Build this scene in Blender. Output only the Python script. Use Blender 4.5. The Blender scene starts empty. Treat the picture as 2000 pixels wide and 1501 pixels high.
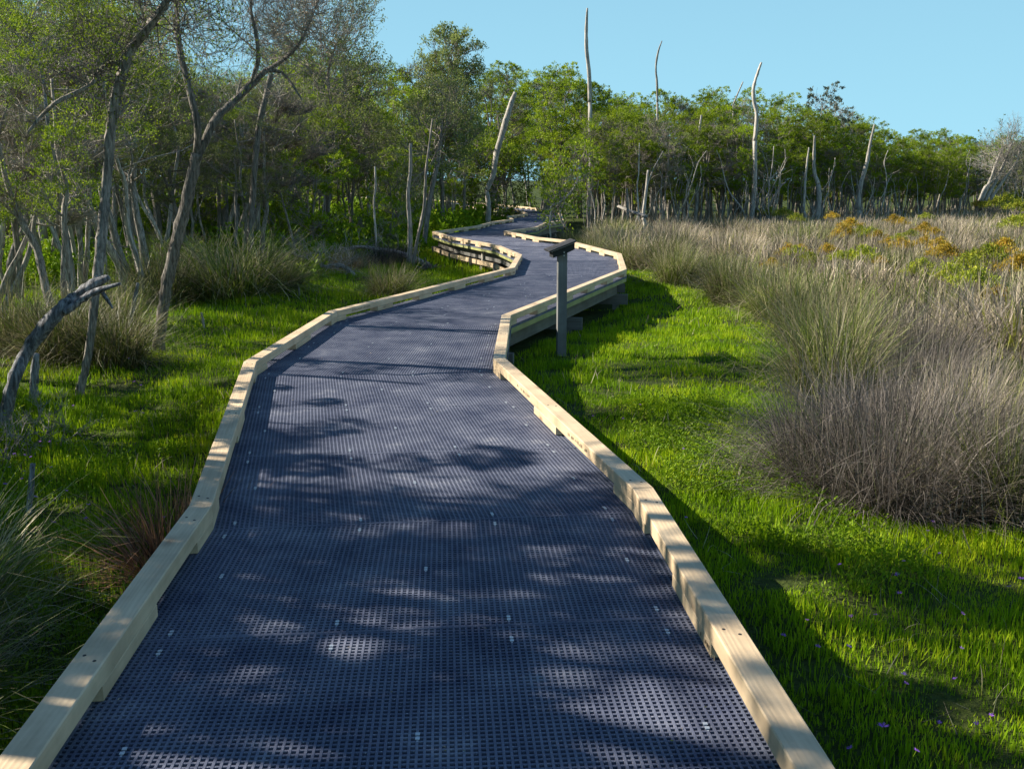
import bpy, math, random
import numpy as np
from mathutils import Vector, Matrix

# ------------------------------------------------------------------ camera, sky, sun, exposure
SC = bpy.context.scene
COL = SC.collection
FPX, HOR, CAMH = 1944.0, 350.0, 1.6
PIT = math.atan((750.5 - HOR) / FPX)
cd = bpy.data.cameras.new('camera'); cam = bpy.data.objects.new('camera', cd); COL.objects.link(cam)
cam.location = (0, 0, CAMH); cam.rotation_euler = (math.pi / 2 - PIT, 0, 0)
cd.lens = 36 * FPX / 2000; cd.sensor_width = 36; cd.clip_start = 0.05; cd.clip_end = 3000
SC.camera = cam
SUN_AZ = math.atan2(-0.951, 0.309); SUN_EL = math.radians(34)
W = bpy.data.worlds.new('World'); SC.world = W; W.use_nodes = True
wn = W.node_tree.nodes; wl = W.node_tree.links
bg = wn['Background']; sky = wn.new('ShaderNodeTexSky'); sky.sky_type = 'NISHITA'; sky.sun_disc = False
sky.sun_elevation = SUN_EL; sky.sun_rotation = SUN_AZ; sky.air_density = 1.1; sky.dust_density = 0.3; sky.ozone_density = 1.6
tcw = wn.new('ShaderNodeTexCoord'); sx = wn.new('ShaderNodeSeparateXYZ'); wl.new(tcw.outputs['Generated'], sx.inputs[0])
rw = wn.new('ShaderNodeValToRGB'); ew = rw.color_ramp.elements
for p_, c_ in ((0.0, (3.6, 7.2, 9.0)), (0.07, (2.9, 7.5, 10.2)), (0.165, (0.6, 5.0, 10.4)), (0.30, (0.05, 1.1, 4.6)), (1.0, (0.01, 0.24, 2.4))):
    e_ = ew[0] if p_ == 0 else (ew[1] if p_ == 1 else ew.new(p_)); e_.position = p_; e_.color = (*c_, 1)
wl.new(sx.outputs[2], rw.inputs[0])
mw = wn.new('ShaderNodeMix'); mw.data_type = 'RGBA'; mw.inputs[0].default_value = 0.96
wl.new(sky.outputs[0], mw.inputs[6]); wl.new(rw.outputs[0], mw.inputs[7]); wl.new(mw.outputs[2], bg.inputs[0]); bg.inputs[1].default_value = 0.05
sl = bpy.data.lights.new('sun', 'SUN'); sun = bpy.data.objects.new('sun', sl); COL.objects.link(sun)
sl.energy = 5.0; sl.angle = math.radians(0.5); sl.color = (1.0, 0.93, 0.80)
SV = Vector((math.sin(SUN_AZ) * math.cos(SUN_EL), math.cos(SUN_AZ) * math.cos(SUN_EL), math.sin(SUN_EL)))
sun.rotation_euler = SV.to_track_quat('Z', 'Y').to_euler(); sun.location = (-20, 6, 14)
vs = SC.view_settings; vs.view_transform = 'Standard'; vs.look = 'None'; vs.gamma = 1; vs.exposure = 1.15; vs.use_curve_mapping = False
SC.cycles.max_bounces = 6; SC.cycles.transparent_max_bounces = 6; SC.cycles.diffuse_bounces = 2

rnd = random.Random(11)
def R(a, b): return rnd.uniform(a, b)
def lerp(a, b, t): return a + (b - a) * t
def ss(a, b, x):
    t = np.clip((x - a) / (b - a), 0, 1); return t * t * (3 - 2 * t)

def unproj(px, py, h):
    """photo pixel -> point at height h (z)"""
    u = (px - 1000) / FPX; v = (750.5 - py) / FPX
    d = Vector((u, math.cos(PIT) + v * math.sin(PIT), -math.sin(PIT) + v * math.cos(PIT)))
    t = (h - CAMH) / d.z
    return Vector((0, 0, CAMH)) + d * t
def atdepth(px, py, y):
    """photo pixel -> point at ground distance y"""
    u = (px - 1000) / FPX; v = (750.5 - py) / FPX
    d = Vector((u, math.cos(PIT) + v * math.sin(PIT), -math.sin(PIT) + v * math.cos(PIT)))
    return Vector((0, 0, CAMH)) + d * (y / d.y)

# ------------------------------------------------------------------ ground height
def gz(x, y):
    x = np.asarray(x, float); y = np.asarray(y, float)
    g = -0.36 - 0.20 * ss(9, 17, y)
    g = g + 0.03 * np.sin(x * 4.1 + 2 * np.sin(y * 1.9)) * np.sin(y * 3.3 + 1.5 * np.sin(x * 2.2)) * (1 - ss(14, 30, y)) + 0.04 * np.sin(x * 1.3 + y * 0.7) * np.cos(y * 0.9 - x * 0.4) + 0.015 * np.sin(x * 3.1 + 1) * np.sin(y * 2.7)
    g = g + 1.25 * np.exp(-(((x + 15) / 7.5) ** 2 + ((y - 44) / 11.0) ** 2))
    return g
def gzs(x, y): return float(gz(x, y))
def gpt(px, py, dz=0.0):
    p = unproj(px, py, -0.4)
    for _ in range(6): p = unproj(px, py, gzs(p.x, p.y) + dz)
    return p

# ------------------------------------------------------------------ mesh accumulator
class Acc:
    def __init__(s): s.v = []; s.f = []; s.n = 0
    def add(s, v, f, mi=0, t=None):
        v = np.asarray(v, np.float32).reshape(-1, 3); f = np.asarray(f, np.int64)
        s.v.append((v, None if t is None else np.asarray(t, np.float32).ravel())); s.f.append((f + s.n, mi)); s.n += len(v)
    def mesh(s, name, mats, smooth=False):
        me = bpy.data.meshes.new(name)
        V = np.concatenate([a for a, _ in s.v]) if s.v else np.zeros((0, 3), np.float32)
        me.vertices.add(len(V)); me.vertices.foreach_set('co', V.ravel())
        li = np.concatenate([f.ravel() for f, _ in s.f]).astype(np.int32)
        lt = np.concatenate([np.full(len(f), f.shape[1]) for f, _ in s.f]).astype(np.int32)
        mi = np.concatenate([np.full(len(f), m) for f, m in s.f]).astype(np.int32)
        ls = np.concatenate([[0], np.cumsum(lt)[:-1]]).astype(np.int32)
        me.loops.add(len(li)); me.loops.foreach_set('vertex_index', li)
        me.polygons.add(len(lt)); me.polygons.foreach_set('loop_start', ls); me.polygons.foreach_set('loop_total', lt)
        me.polygons.foreach_set('material_index', mi)
        me.polygons.foreach_set('use_smooth', np.full(len(lt), bool(smooth)))
        if any(t is not None for _, t in s.v):
            T = np.concatenate([t if t is not None else np.zeros(len(a), np.float32) for a, t in s.v])
            at = me.attributes.new('along', 'FLOAT', 'POINT'); at.data.foreach_set('value', T.astype(np.float32))
        for m in mats: me.materials.append(m)
        me.update(calc_edges=True); me.validate()
        return me

def link(name, me, parent=None, loc=None, rot=None):
    o = bpy.data.objects.new(name, me); COL.objects.link(o)
    if parent: o.parent = parent
    if loc is not None: o.location = loc
    if rot is not None: o.rotation_euler = rot
    return o
def tag(o, label=None, cat=None, group=None, kind=None):
    if label: o['label'] = label
    if cat: o['category'] = cat
    if group: o['group'] = group
    if kind: o['kind'] = kind
    return o
def thing(name, label, cat, loc=(0, 0, 0), rz=0, group=None, sc=1.0):
    o = bpy.data.objects.new(name, None); COL.objects.link(o); o.location = loc; o.rotation_euler = (0, 0, rz)
    o.scale = (sc, sc, sc) if not hasattr(sc, '__len__') else sc
    o.empty_display_size = 0.2
    return tag(o, label, cat, group)

BOXF = np.array([[0, 1, 2, 3], [7, 6, 5, 4], [0, 4, 5, 1], [1, 5, 6, 2], [2, 6, 7, 3], [3, 7, 4, 0]])
def box(acc, c, s, mi=0, M=None):
    x, y, z = s[0] / 2, s[1] / 2, s[2] / 2
    v = np.array([[-x, -y, -z], [-x, y, -z], [x, y, -z], [x, -y, -z], [-x, -y, z], [-x, y, z], [x, y, z], [x, -y, z]])
    v = v + np.array(c)
    if M is not None: v = np.array([M @ Vector(p) for p in v])
    acc.add(v, BOXF, mi)
def prism(acc, poly, z0, z1, mi=0, bev=0.0):
    """closed prism over a 2D counter-clockwise polygon, top edge chamfered by bev"""
    n = len(poly); P = np.array([[p[0], p[1]] for p in poly], float)
    c = P.mean(0)
    def ring(q, z): return np.column_stack([q, np.full(n, z)])
    if bev:
        ins = []
        for i in range(n):
            a, b, d = P[i - 1], P[i], P[(i + 1) % n]
            e1 = (b - a) / np.linalg.norm(b - a); e2 = (d - b) / np.linalg.norm(d - b)
            n1 = np.array([-e1[1], e1[0]]); n2 = np.array([-e2[1], e2[0]])
            m = n1 + n2; m = m / max(np.dot(m, m), 0.3) * 2 / 2
            ins.append(b + (n1 + n2) * bev / max(1 + np.dot(n1, n2), 0.3))
        I = np.array(ins)
        v = np.vstack([ring(I, z0), ring(P, z0 + bev), ring(P, z1 - bev), ring(I, z1)]); k = 4
    else:
        v = np.vstack([ring(P, z0), ring(P, z1)]); k = 2
    q = []
    for r in range(k - 1):
        for i in range(n):
            j = (i + 1) % n; q.append([r * n + i, r * n + j, (r + 1) * n + j, (r + 1) * n + i])
    base = acc.n
    acc.add(v, np.array(q), mi)
    acc.f.append((np.array([list(range(n - 1, -1, -1))]) + base, mi))
    acc.f.append((np.array([[(k - 1) * n + i for i in range(n)]]) + base, mi))

def tube(acc, pts, rad, sides=6, mi=0, rough=0.0, rg=None, cap=True):
    P = np.array([[p[0], p[1], p[2]] for p in pts], float); n = len(P); r = np.asarray(rad, float)
    if r.ndim == 0: r = np.full(n, float(r))
    T = np.gradient(P, axis=0); T /= np.linalg.norm(T, axis=1)[:, None] + 1e-9
    ref = np.array([1.0, 0, 0]) if abs(T[0][0]) < 0.8 else np.array([0, 1.0, 0])
    A = np.cross(T, ref); A /= np.linalg.norm(A, axis=1)[:, None] + 1e-9
    B = np.cross(T, A)
    an = np.arange(sides) / sides * 2 * math.pi
    rr = r[:, None] * np.ones((1, sides))
    if rough and rg is not None:
        fl = rg.normal(0, rough, (1, sides)) * 1.0 + rg.normal(0, rough * 0.6, (n, sides))
        rr = rr * (1 + np.clip(fl, -0.35, 0.45))
    V = P[:, None, :] + rr[:, :, None] * (np.cos(an)[None, :, None] * A[:, None, :] + np.sin(an)[None, :, None] * B[:, None, :])
    i = np.arange(n - 1)[:, None] * sides; j = np.arange(sides)[None, :]; k = (j + 1) % sides
    F = np.stack([i + j, i + k, i + sides + k, i + sides + j], -1).reshape(-1, 4)
    V = V.reshape(-1, 3)
    base = acc.n
    L = np.concatenate([[0], np.cumsum(np.linalg.norm(np.diff(P, axis=0), axis=1))])
    acc.add(V, F, mi, np.repeat(L, sides))
    if cap:
        acc.f.append((np.array([list(range(sides))[::-1]]) + base, mi))
        acc.f.append((np.array([[(n - 1) * sides + q for q in range(sides)]]) + base, mi))

def smooth_path(pts, rad, k=4):
    """Catmull-Rom through the points"""
    P = [Vector(p) for p in pts]; n = len(P); out = []; rr = []
    for i in range(n - 1):
        a = P[max(i - 1, 0)]; b = P[i]; c = P[i + 1]; d = P[min(i + 2, n - 1)]
        for s in range(k):
            t = s / k
            out.append(0.5 * ((2 * b) + (c - a) * t + (2 * a - 5 * b + 4 * c - d) * t * t + (3 * b - a - 3 * c + d) * t ** 3))
            rr.append(lerp(rad[i], rad[i + 1], t))
    out.append(P[-1]); rr.append(rad[-1])
    return out, rr

def twigs(acc, A, B, C, r0, r1, mi=0):
    """many 3-sided two-segment twigs at once"""
    A, B, C = [np.asarray(q, float).reshape(-1, 3) for q in (A, B, C)]; n = len(A)
    if n == 0: return
    D = C - A; D /= np.linalg.norm(D, axis=1)[:, None] + 1e-9
    U = np.cross(D, [0.3, 0.2, 1.0]); U /= np.linalg.norm(U, axis=1)[:, None] + 1e-9; V = np.cross(D, U)
    r0 = np.broadcast_to(r0, (n,)); r1 = np.broadcast_to(r1, (n,))
    rings = []
    for P, r in ((A, r0), (B, (r0 + r1) / 2), (C, r1)):
        for k in range(3):
            a = k * 2.0944; rings.append(P + r[:, None] * (math.cos(a) * U + math.sin(a) * V))
    VV = np.stack(rings, 1).reshape(-1, 3)
    f = []
    for s in range(2):
        for k in range(3): f.append([s * 3 + k, s * 3 + (k + 1) % 3, s * 3 + 3 + (k + 1) % 3, s * 3 + 3 + k])
    F = (np.array(f)[None] + (np.arange(n) * 9)[:, None, None]).reshape(-1, 4)
    acc.add(VV, F, mi)

def leaves(acc, P, D, L, Wd, rg, mi=0):
    """diamond leaves: base P, direction D, length L, width Wd"""
    n = len(P); X = rg.normal(0, 1, (n, 3)); S = np.cross(D, X); S /= np.linalg.norm(S, axis=1)[:, None] + 1e-9
    L = np.broadcast_to(L, (n,))[:, None]; Wd = np.broadcast_to(Wd, (n,))[:, None]
    M = P + D * L * 0.5
    V = np.stack([P, M + S * Wd * 0.5, P + D * L, M - S * Wd * 0.5], 1).reshape(-1, 3)
    F = np.arange(n * 4).reshape(n, 4)
    acc.add(V, F, mi)

def blades(acc, base, lean_dir, lean, L, w, droop, rg, segs=4, mi=0):
    """curved grass blades. base (n,3); lean_dir azimuth; lean angle at the root; droop extra bend towards the tip"""
    n = len(base); t = np.linspace(0, 1, segs + 1)
    ang = lean[:, None] + droop[:, None] * t[None] ** 1.5
    st = (L / segs)[:, None]
    if segs > 2:
        kk = rg.uniform(0, 1, n) < 0.16; kt = rg.uniform(0.35, 0.85, n); ang = ang + (kk[:, None] & (t[None] > kt[:, None])) * rg.uniform(0.6, 1.7, n)[:, None]
    dh = np.sin(ang) * st; dv = np.cos(ang) * st
    H = np.concatenate([np.zeros((n, 1)), np.cumsum(dh[:, 1:], 1)], 1); Z = np.concatenate([np.zeros((n, 1)), np.cumsum(dv[:, 1:], 1)], 1)
    curl = rg.normal(0, 0.45, n)[:, None]; azt = lean_dir[:, None] + curl * t[None]; step = np.concatenate([np.zeros((n, 1)), dh[:, 1:]], 1)
    P = np.stack([base[:, 0:1] + np.cumsum(step * np.cos(azt), 1), base[:, 1:2] + np.cumsum(step * np.sin(azt), 1), base[:, 2:3] + Z], -1)
    wa = lean_dir + math.pi / 2 + rg.uniform(-0.9, 0.9, n)
    S = np.stack([np.cos(wa), np.sin(wa), np.zeros(n)], -1)[:, None, :]
    ww = (w[:, None] * (1 - t[None] ** 2 * 0.85) * 0.5)[..., None]
    V = np.stack([P - S * ww, P + S * ww], 2).reshape(-1, 3)
    T = np.broadcast_to(np.repeat(t, 2)[None], (n, 2 * (segs + 1)))
    f = [[2 * s, 2 * s + 1, 2 * s + 3, 2 * s + 2] for s in range(segs)]
    F = (np.array(f)[None] + (np.arange(n) * 2 * (segs + 1))[:, None, None]).reshape(-1, 4)
    acc.add(V, F, mi, T)

# ------------------------------------------------------------------ materials
def mat(name):
    m = bpy.data.materials.new(name); m.use_nodes = True; nt = m.node_tree
    return m, nt.nodes, nt.links, nt.nodes['Principled BSDF']
def ramp(N, stops):
    r = N.new('ShaderNodeValToRGB'); e = r.color_ramp.elements
    while len(e) < len(stops): e.new(0.5)
    for i, (p, c) in enumerate(stops): e[i].position = p; e[i].color = (*c, 1)
    return r
def noise(N, Lk, vec, scale, detail=4, rough=0.55):
    t = N.new('ShaderNodeTexNoise'); t.inputs['Scale'].default_value = scale; t.inputs['Detail'].default_value = detail; t.inputs['Roughness'].default_value = rough
    if vec: Lk.new(vec, t.inputs['Vector'])
    return t
def mapping(N, Lk, scale, out='Object'):
    tc = N.new('ShaderNodeTexCoord'); mp = N.new('ShaderNodeMapping'); mp.inputs['Scale'].default_value = scale
    Lk.new(tc.outputs[out], mp.inputs['Vector']); return mp.outputs[0]
def mixc(N, Lk, f, a, b, mode='MIX'):
    m = N.new('ShaderNodeMix'); m.data_type = 'RGBA'; m.blend_type = mode
    for s, v in ((m.inputs[0], f), (m.inputs[6], a), (m.inputs[7], b)):
        if hasattr(v, 'is_output') or hasattr(v, 'links'): Lk.new(v, s)
        elif isinstance(v, (int, float)): s.default_value = v
        else: s.default_value = (*v, 1)
    return m.outputs[2]
def bump(N, Lk, h, P, strength=0.4, dist=0.01):
    b = N.new('ShaderNodeBump'); b.inputs['Strength'].default_value = strength; b.inputs['Distance'].default_value = dist
    Lk.new(h, b.inputs['Height']); Lk.new(b.outputs[0], P.inputs['Normal'])

def timber(name, c1, c2, knot, rough=0.65, stain=None):
    m, N, Lk, P = mat(name)
    oi = N.new('ShaderNodeObjectInfo')
    tc = N.new('ShaderNodeTexCoord'); ad = N.new('ShaderNodeVectorMath'); ad.operation = 'ADD'
    sc = N.new('ShaderNodeVectorMath'); sc.operation = 'SCALE'; cx = N.new('ShaderNodeCombineXYZ')
    Lk.new(oi.outputs['Random'], cx.inputs[0]); Lk.new(oi.outputs['Random'], cx.inputs[1]); Lk.new(cx.outputs[0], sc.inputs[0]); sc.inputs['Scale'].default_value = 37
    Lk.new(tc.outputs['Object'], ad.inputs[0]); Lk.new(sc.outputs[0], ad.inputs[1])
    mp = N.new('ShaderNodeMapping'); mp.inputs['Scale'].default_value = (1.2, 16, 16); Lk.new(ad.outputs[0], mp.inputs['Vector'])
    n1 = noise(N, Lk, mp.outputs[0], 2.2, 3, 0.5)
    wv = N.new('ShaderNodeTexWave'); wv.wave_type = 'BANDS'; wv.bands_direction = 'Y'; wv.inputs['Scale'].default_value = 1.1; wv.inputs['Distortion'].default_value = 9; wv.inputs['Detail'].default_value = 3; wv.inputs['Detail Scale'].default_value = 0.8
    Lk.new(mp.outputs[0], wv.inputs['Vector'])
    r1 = ramp(N, [(0.2, c1), (0.75, c2)]); Lk.new(wv.outputs['Fac'], r1.inputs[0])
    c = mixc(N, Lk, 0.62, r1.outputs[0], c2)
    r0 = ramp(N, [(0.3, tuple(x * 0.80 for x in c2)), (0.7, tuple(min(1, x * 1.12) for x in c1))]); Lk.new(n1.outputs['Fac'], r0.inputs[0])
    c = mixc(N, Lk, 0.4, c, r0.outputs[0])
    # knots
    mk = N.new('ShaderNodeMapping'); mk.inputs['Scale'].default_value = (2.1, 6.5, 6.5); Lk.new(ad.outputs[0], mk.inputs['Vector'])
    vo = N.new('ShaderNodeTexVoronoi'); vo.inputs['Scale'].default_value = 1.0; Lk.new(mk.outputs[0], vo.inputs['Vector'])
    rk = ramp(N, [(0.04, (1, 1, 1)), (0.10, (0.35, 0.35, 0.35)), (0.2, (0, 0, 0))]); Lk.new(vo.outputs['Distance'], rk.inputs[0])
    c = mixc(N, Lk, rk.outputs[0], c, knot)
    # colour drift board to board
    mx = N.new('ShaderNodeMapRange'); mx.inputs[3].default_value = 0.0; mx.inputs[4].default_value = 0.45; Lk.new(oi.outputs['Random'], mx.inputs[0])
    c = mixc(N, Lk, mx.outputs[0], c, stain or (0.52, 0.47, 0.27))
    ns = noise(N, Lk, ad.outputs[0], 3.0, 5, 0.6); rs_ = ramp(N, [(0.35, (0.72, 0.70, 0.68)), (0.6, (1, 1, 1))]); Lk.new(ns.outputs['Fac'], rs_.inputs[0])
    c = mixc(N, Lk, 1.0, c, rs_.outputs[0], 'MULTIPLY')
    Lk.new(c, P.inputs['Base Color']); P.inputs['Roughness'].default_value = rough
    bump(N, Lk, wv.outputs['Fac'], P, 0.15, 0.004)
    return m
M_PINE = timber('treated_pine', (0.74, 0.57, 0.37), (0.60, 0.45, 0.28), (0.20, 0.09, 0.04), 0.6, (0.62, 0.46, 0.28))
M_GREENPINE = timber('green_treated_pine', (0.40, 0.40, 0.14), (0.30, 0.31, 0.10), (0.12, 0.10, 0.04), 0.7, (0.36, 0.36, 0.16))
M_GREY = timber('weathered_hardwood', (0.24, 0.23, 0.21), (0.13, 0.125, 0.115), (0.05, 0.045, 0.04), 0.8, (0.20, 0.17, 0.13))
M_POST = timber('weathered_post', (0.22, 0.21, 0.20), (0.12, 0.12, 0.118), (0.06, 0.055, 0.05), 0.8, (0.22, 0.22, 0.22))

def grating_mat():
    m, N, Lk, P = mat('moulded_grating')
    tc = mapping(N, Lk, (1, 1, 1))
    n = noise(N, Lk, tc, 2.6, 7, 0.72); r = ramp(N, [(0.34, (0.06, 0.07, 0.115)), (0.58, (0.14, 0.15, 0.20)), (0.78, (0.32, 0.32, 0.35))]); Lk.new(n.outputs['Fac'], r.inputs[0])
    n2 = noise(N, Lk, tc, 210, 2, 0.6); r2 = ramp(N, [(0.62, (0, 0, 0)), (0.74, (1, 1, 1))]); Lk.new(n2.outputs['Fac'], r2.inputs[0])
    c = mixc(N, Lk, r2.outputs[0], r.outputs[0], (0.42, 0.42, 0.44))
    Lk.new(c, P.inputs['Base Color']); P.inputs['Roughness'].default_value = 0.6; P.inputs['Specular IOR Level'].default_value = 0.06
    bump(N, Lk, n2.outputs['Fac'], P, 0.5, 0.002)
    return m
M_GRATE = grating_mat()
def simple(name, col, rough=0.5, metal=0.0, var=0.15, scale=20):
    m, N, Lk, P = mat(name); n = noise(N, Lk, mapping(N, Lk, (1, 1, 1)), scale)
    r = ramp(N, [(0.3, tuple(x * (1 - var) for x in col)), (0.7, tuple(min(1, x * (1 + var)) for x in col))]); Lk.new(n.outputs['Fac'], r.inputs[0])
    Lk.new(r.outputs[0], P.inputs['Base Color']); P.inputs['Roughness'].default_value = rough; P.inputs['Metallic'].default_value = metal
    return m
M_CLIP = simple('galvanised_clip', (0.42, 0.45, 0.50), 0.4, 0.3, 0.08)
M_STAMP = simple('faded_print', (0.16, 0.12, 0.07), 0.8)
M_BRACKET = simple('dark_painted_steel', (0.012, 0.012, 0.013), 0.7, 0.0)
M_PANEL = simple('bronze_sign_plate', (0.03, 0.022, 0.018), 0.65, 0.0)
M_STEEL = simple('steel_trim', (0.45, 0.42, 0.42), 0.35, 0.7)

def bark(name, lo, mid, hi, s=(9, 9, 1.3)):
    m, N, Lk, P = mat(name); v = mapping(N, Lk, s)
    n = noise(N, Lk, v, 2.6, 6, 0.7); r = ramp(N, [(0.38, lo), (0.49, mid), (0.62, hi)]); Lk.new(n.outputs['Fac'], r.inputs[0])
    v2 = mapping(N, Lk, (1, 1, 0.7)); n2 = noise(N, Lk, v2, 2.0, 3); c = mixc(N, Lk, n2.outputs['Fac'], r.outputs[0], tuple(x * 0.5 for x in mid))
    oi = N.new('ShaderNodeObjectInfo'); mr = N.new('ShaderNodeMapRange'); mr.inputs[3].default_value = 0.65; mr.inputs[4].default_value = 1.3; Lk.new(oi.outputs['Random'], mr.inputs[0])
    vm = N.new('ShaderNodeVectorMath'); vm.operation = 'SCALE'; Lk.new(c, vm.inputs[0]); Lk.new(mr.outputs[0], vm.inputs['Scale'])
    Lk.new(vm.outputs[0], P.inputs['Base Color']); P.inputs['Roughness'].default_value = 0.85; P.inputs['Specular IOR Level'].default_value = 0.2
    bump(N, Lk, n.outputs['Fac'], P, 0.9, 0.03)
    return m
M_BARK = bark('grey_bark', (0.05, 0.042, 0.035), (0.30, 0.265, 0.225), (0.66, 0.58, 0.50), (17, 17, 1.7))
M_DEAD = bark('silver_deadwood', (0.06, 0.052, 0.045), (0.42, 0.38, 0.33), (0.78, 0.70, 0.61), (14, 14, 1.1))
M_DEADNEAR = bark('silver_deadwood_split', (0.015, 0.015, 0.016), (0.24, 0.24, 0.25), (0.60, 0.60, 0.62), (16, 16, 2.6))
M_TWIG = bark('grey_twig', (0.12, 0.10, 0.08), (0.32, 0.275, 0.225), (0.55, 0.48, 0.41), (6, 6, 6))

def leafmat(name, a, b, c, trans=0.35, sc=1.3, gloss=0.12):
    m, N, Lk, P = mat(name)
    g = N.new('ShaderNodeNewGeometry'); r = ramp(N, [(0.0, a), (0.55, b), (1.0, c)])
    n = noise(N, Lk, mapping(N, Lk, (1, 1, 1)), sc, 2)
    ma = N.new('ShaderNodeMath'); ma.operation = 'MULTIPLY_ADD'; Lk.new(g.outputs['Random Per Island'], ma.inputs[0]); ma.inputs[1].default_value = 0.5
    mb = N.new('ShaderNodeMapRange'); mb.inputs[1].default_value = 0.3; mb.inputs[2].default_value = 0.7; mb.inputs[3].default_value = 0; mb.inputs[4].default_value = 0.5
    Lk.new(n.outputs['Fac'], mb.inputs[0]); Lk.new(mb.outputs[0], ma.inputs[2]); Lk.new(ma.outputs[0], r.inputs[0])
    oi = N.new('ShaderNodeObjectInfo'); mr = N.new('ShaderNodeMapRange'); mr.inputs[3].default_value = 0.7; mr.inputs[4].default_value = 1.25; Lk.new(oi.outputs['Random'], mr.inputs[0])
    vm = N.new('ShaderNodeVectorMath'); vm.operation = 'SCALE'; Lk.new(r.outputs[0], vm.inputs[0]); Lk.new(mr.outputs[0], vm.inputs['Scale'])
    Lk.new(vm.outputs[0], P.inputs['Base Color']); P.inputs['Roughness'].default_value = 0.55; P.inputs['Specular IOR Level'].default_value = gloss
    tr = N.new('ShaderNodeBsdfTranslucent'); Lk.new(vm.outputs[0], tr.inputs[0])
    mx = N.new('ShaderNodeMixShader'); mx.inputs[0].default_value = trans
    Lk.new(P.outputs[0], mx.inputs[1]); Lk.new(tr.outputs[0], mx.inputs[2]); Lk.new(mx.outputs[0], N['Material Output'].inputs[0])
    return m
M_LEAF = leafmat('tea_tree_leaf', (0.05, 0.09, 0.009), (0.21, 0.30, 0.014), (0.50, 0.55, 0.03), 0.38, gloss=0.1)
M_LEAFNEAR = leafmat('near_tea_tree_leaf', (0.035, 0.075, 0.010), (0.17, 0.25, 0.014), (0.42, 0.48, 0.03), 0.38, 2.2, 0.08)  # slightly darker olive leaf, mainly for the nearer trees
M_LEAFGREY = leafmat('olive_grey_leaf', (0.07, 0.10, 0.025), (0.19, 0.23, 0.06), (0.34, 0.38, 0.12), 0.34, gloss=0.1)
M_LEAFBLUE = leafmat('blue_grey_leaf', (0.07, 0.10, 0.07), (0.14, 0.17, 0.13), (0.25, 0.27, 0.22), 0.25)
M_SHRUB = leafmat('orange_samphire', (0.20, 0.20, 0.02), (0.44, 0.31, 0.035), (0.50, 0.24, 0.03), 0.3, 6)
M_SHRUBG = leafmat('yellow_green_samphire', (0.12, 0.17, 0.015), (0.29, 0.33, 0.03), (0.42, 0.36, 0.035), 0.3, 5)
M_HERB = leafmat('understory_leaf', (0.05, 0.11, 0.006), (0.16, 0.27, 0.010), (0.34, 0.40, 0.025), 0.35, 1.4, 0.08)
M_GRASS = leafmat('lawn_stem', (0.035, 0.10, 0.004), (0.22, 0.36, 0.006), (0.52, 0.56, 0.018), 0.32, 1.6)
M_PETAL = leafmat('purple_petal', (0.35, 0.12, 0.60), (0.45, 0.18, 0.75), (0.55, 0.30, 0.8), 0.4)

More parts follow.
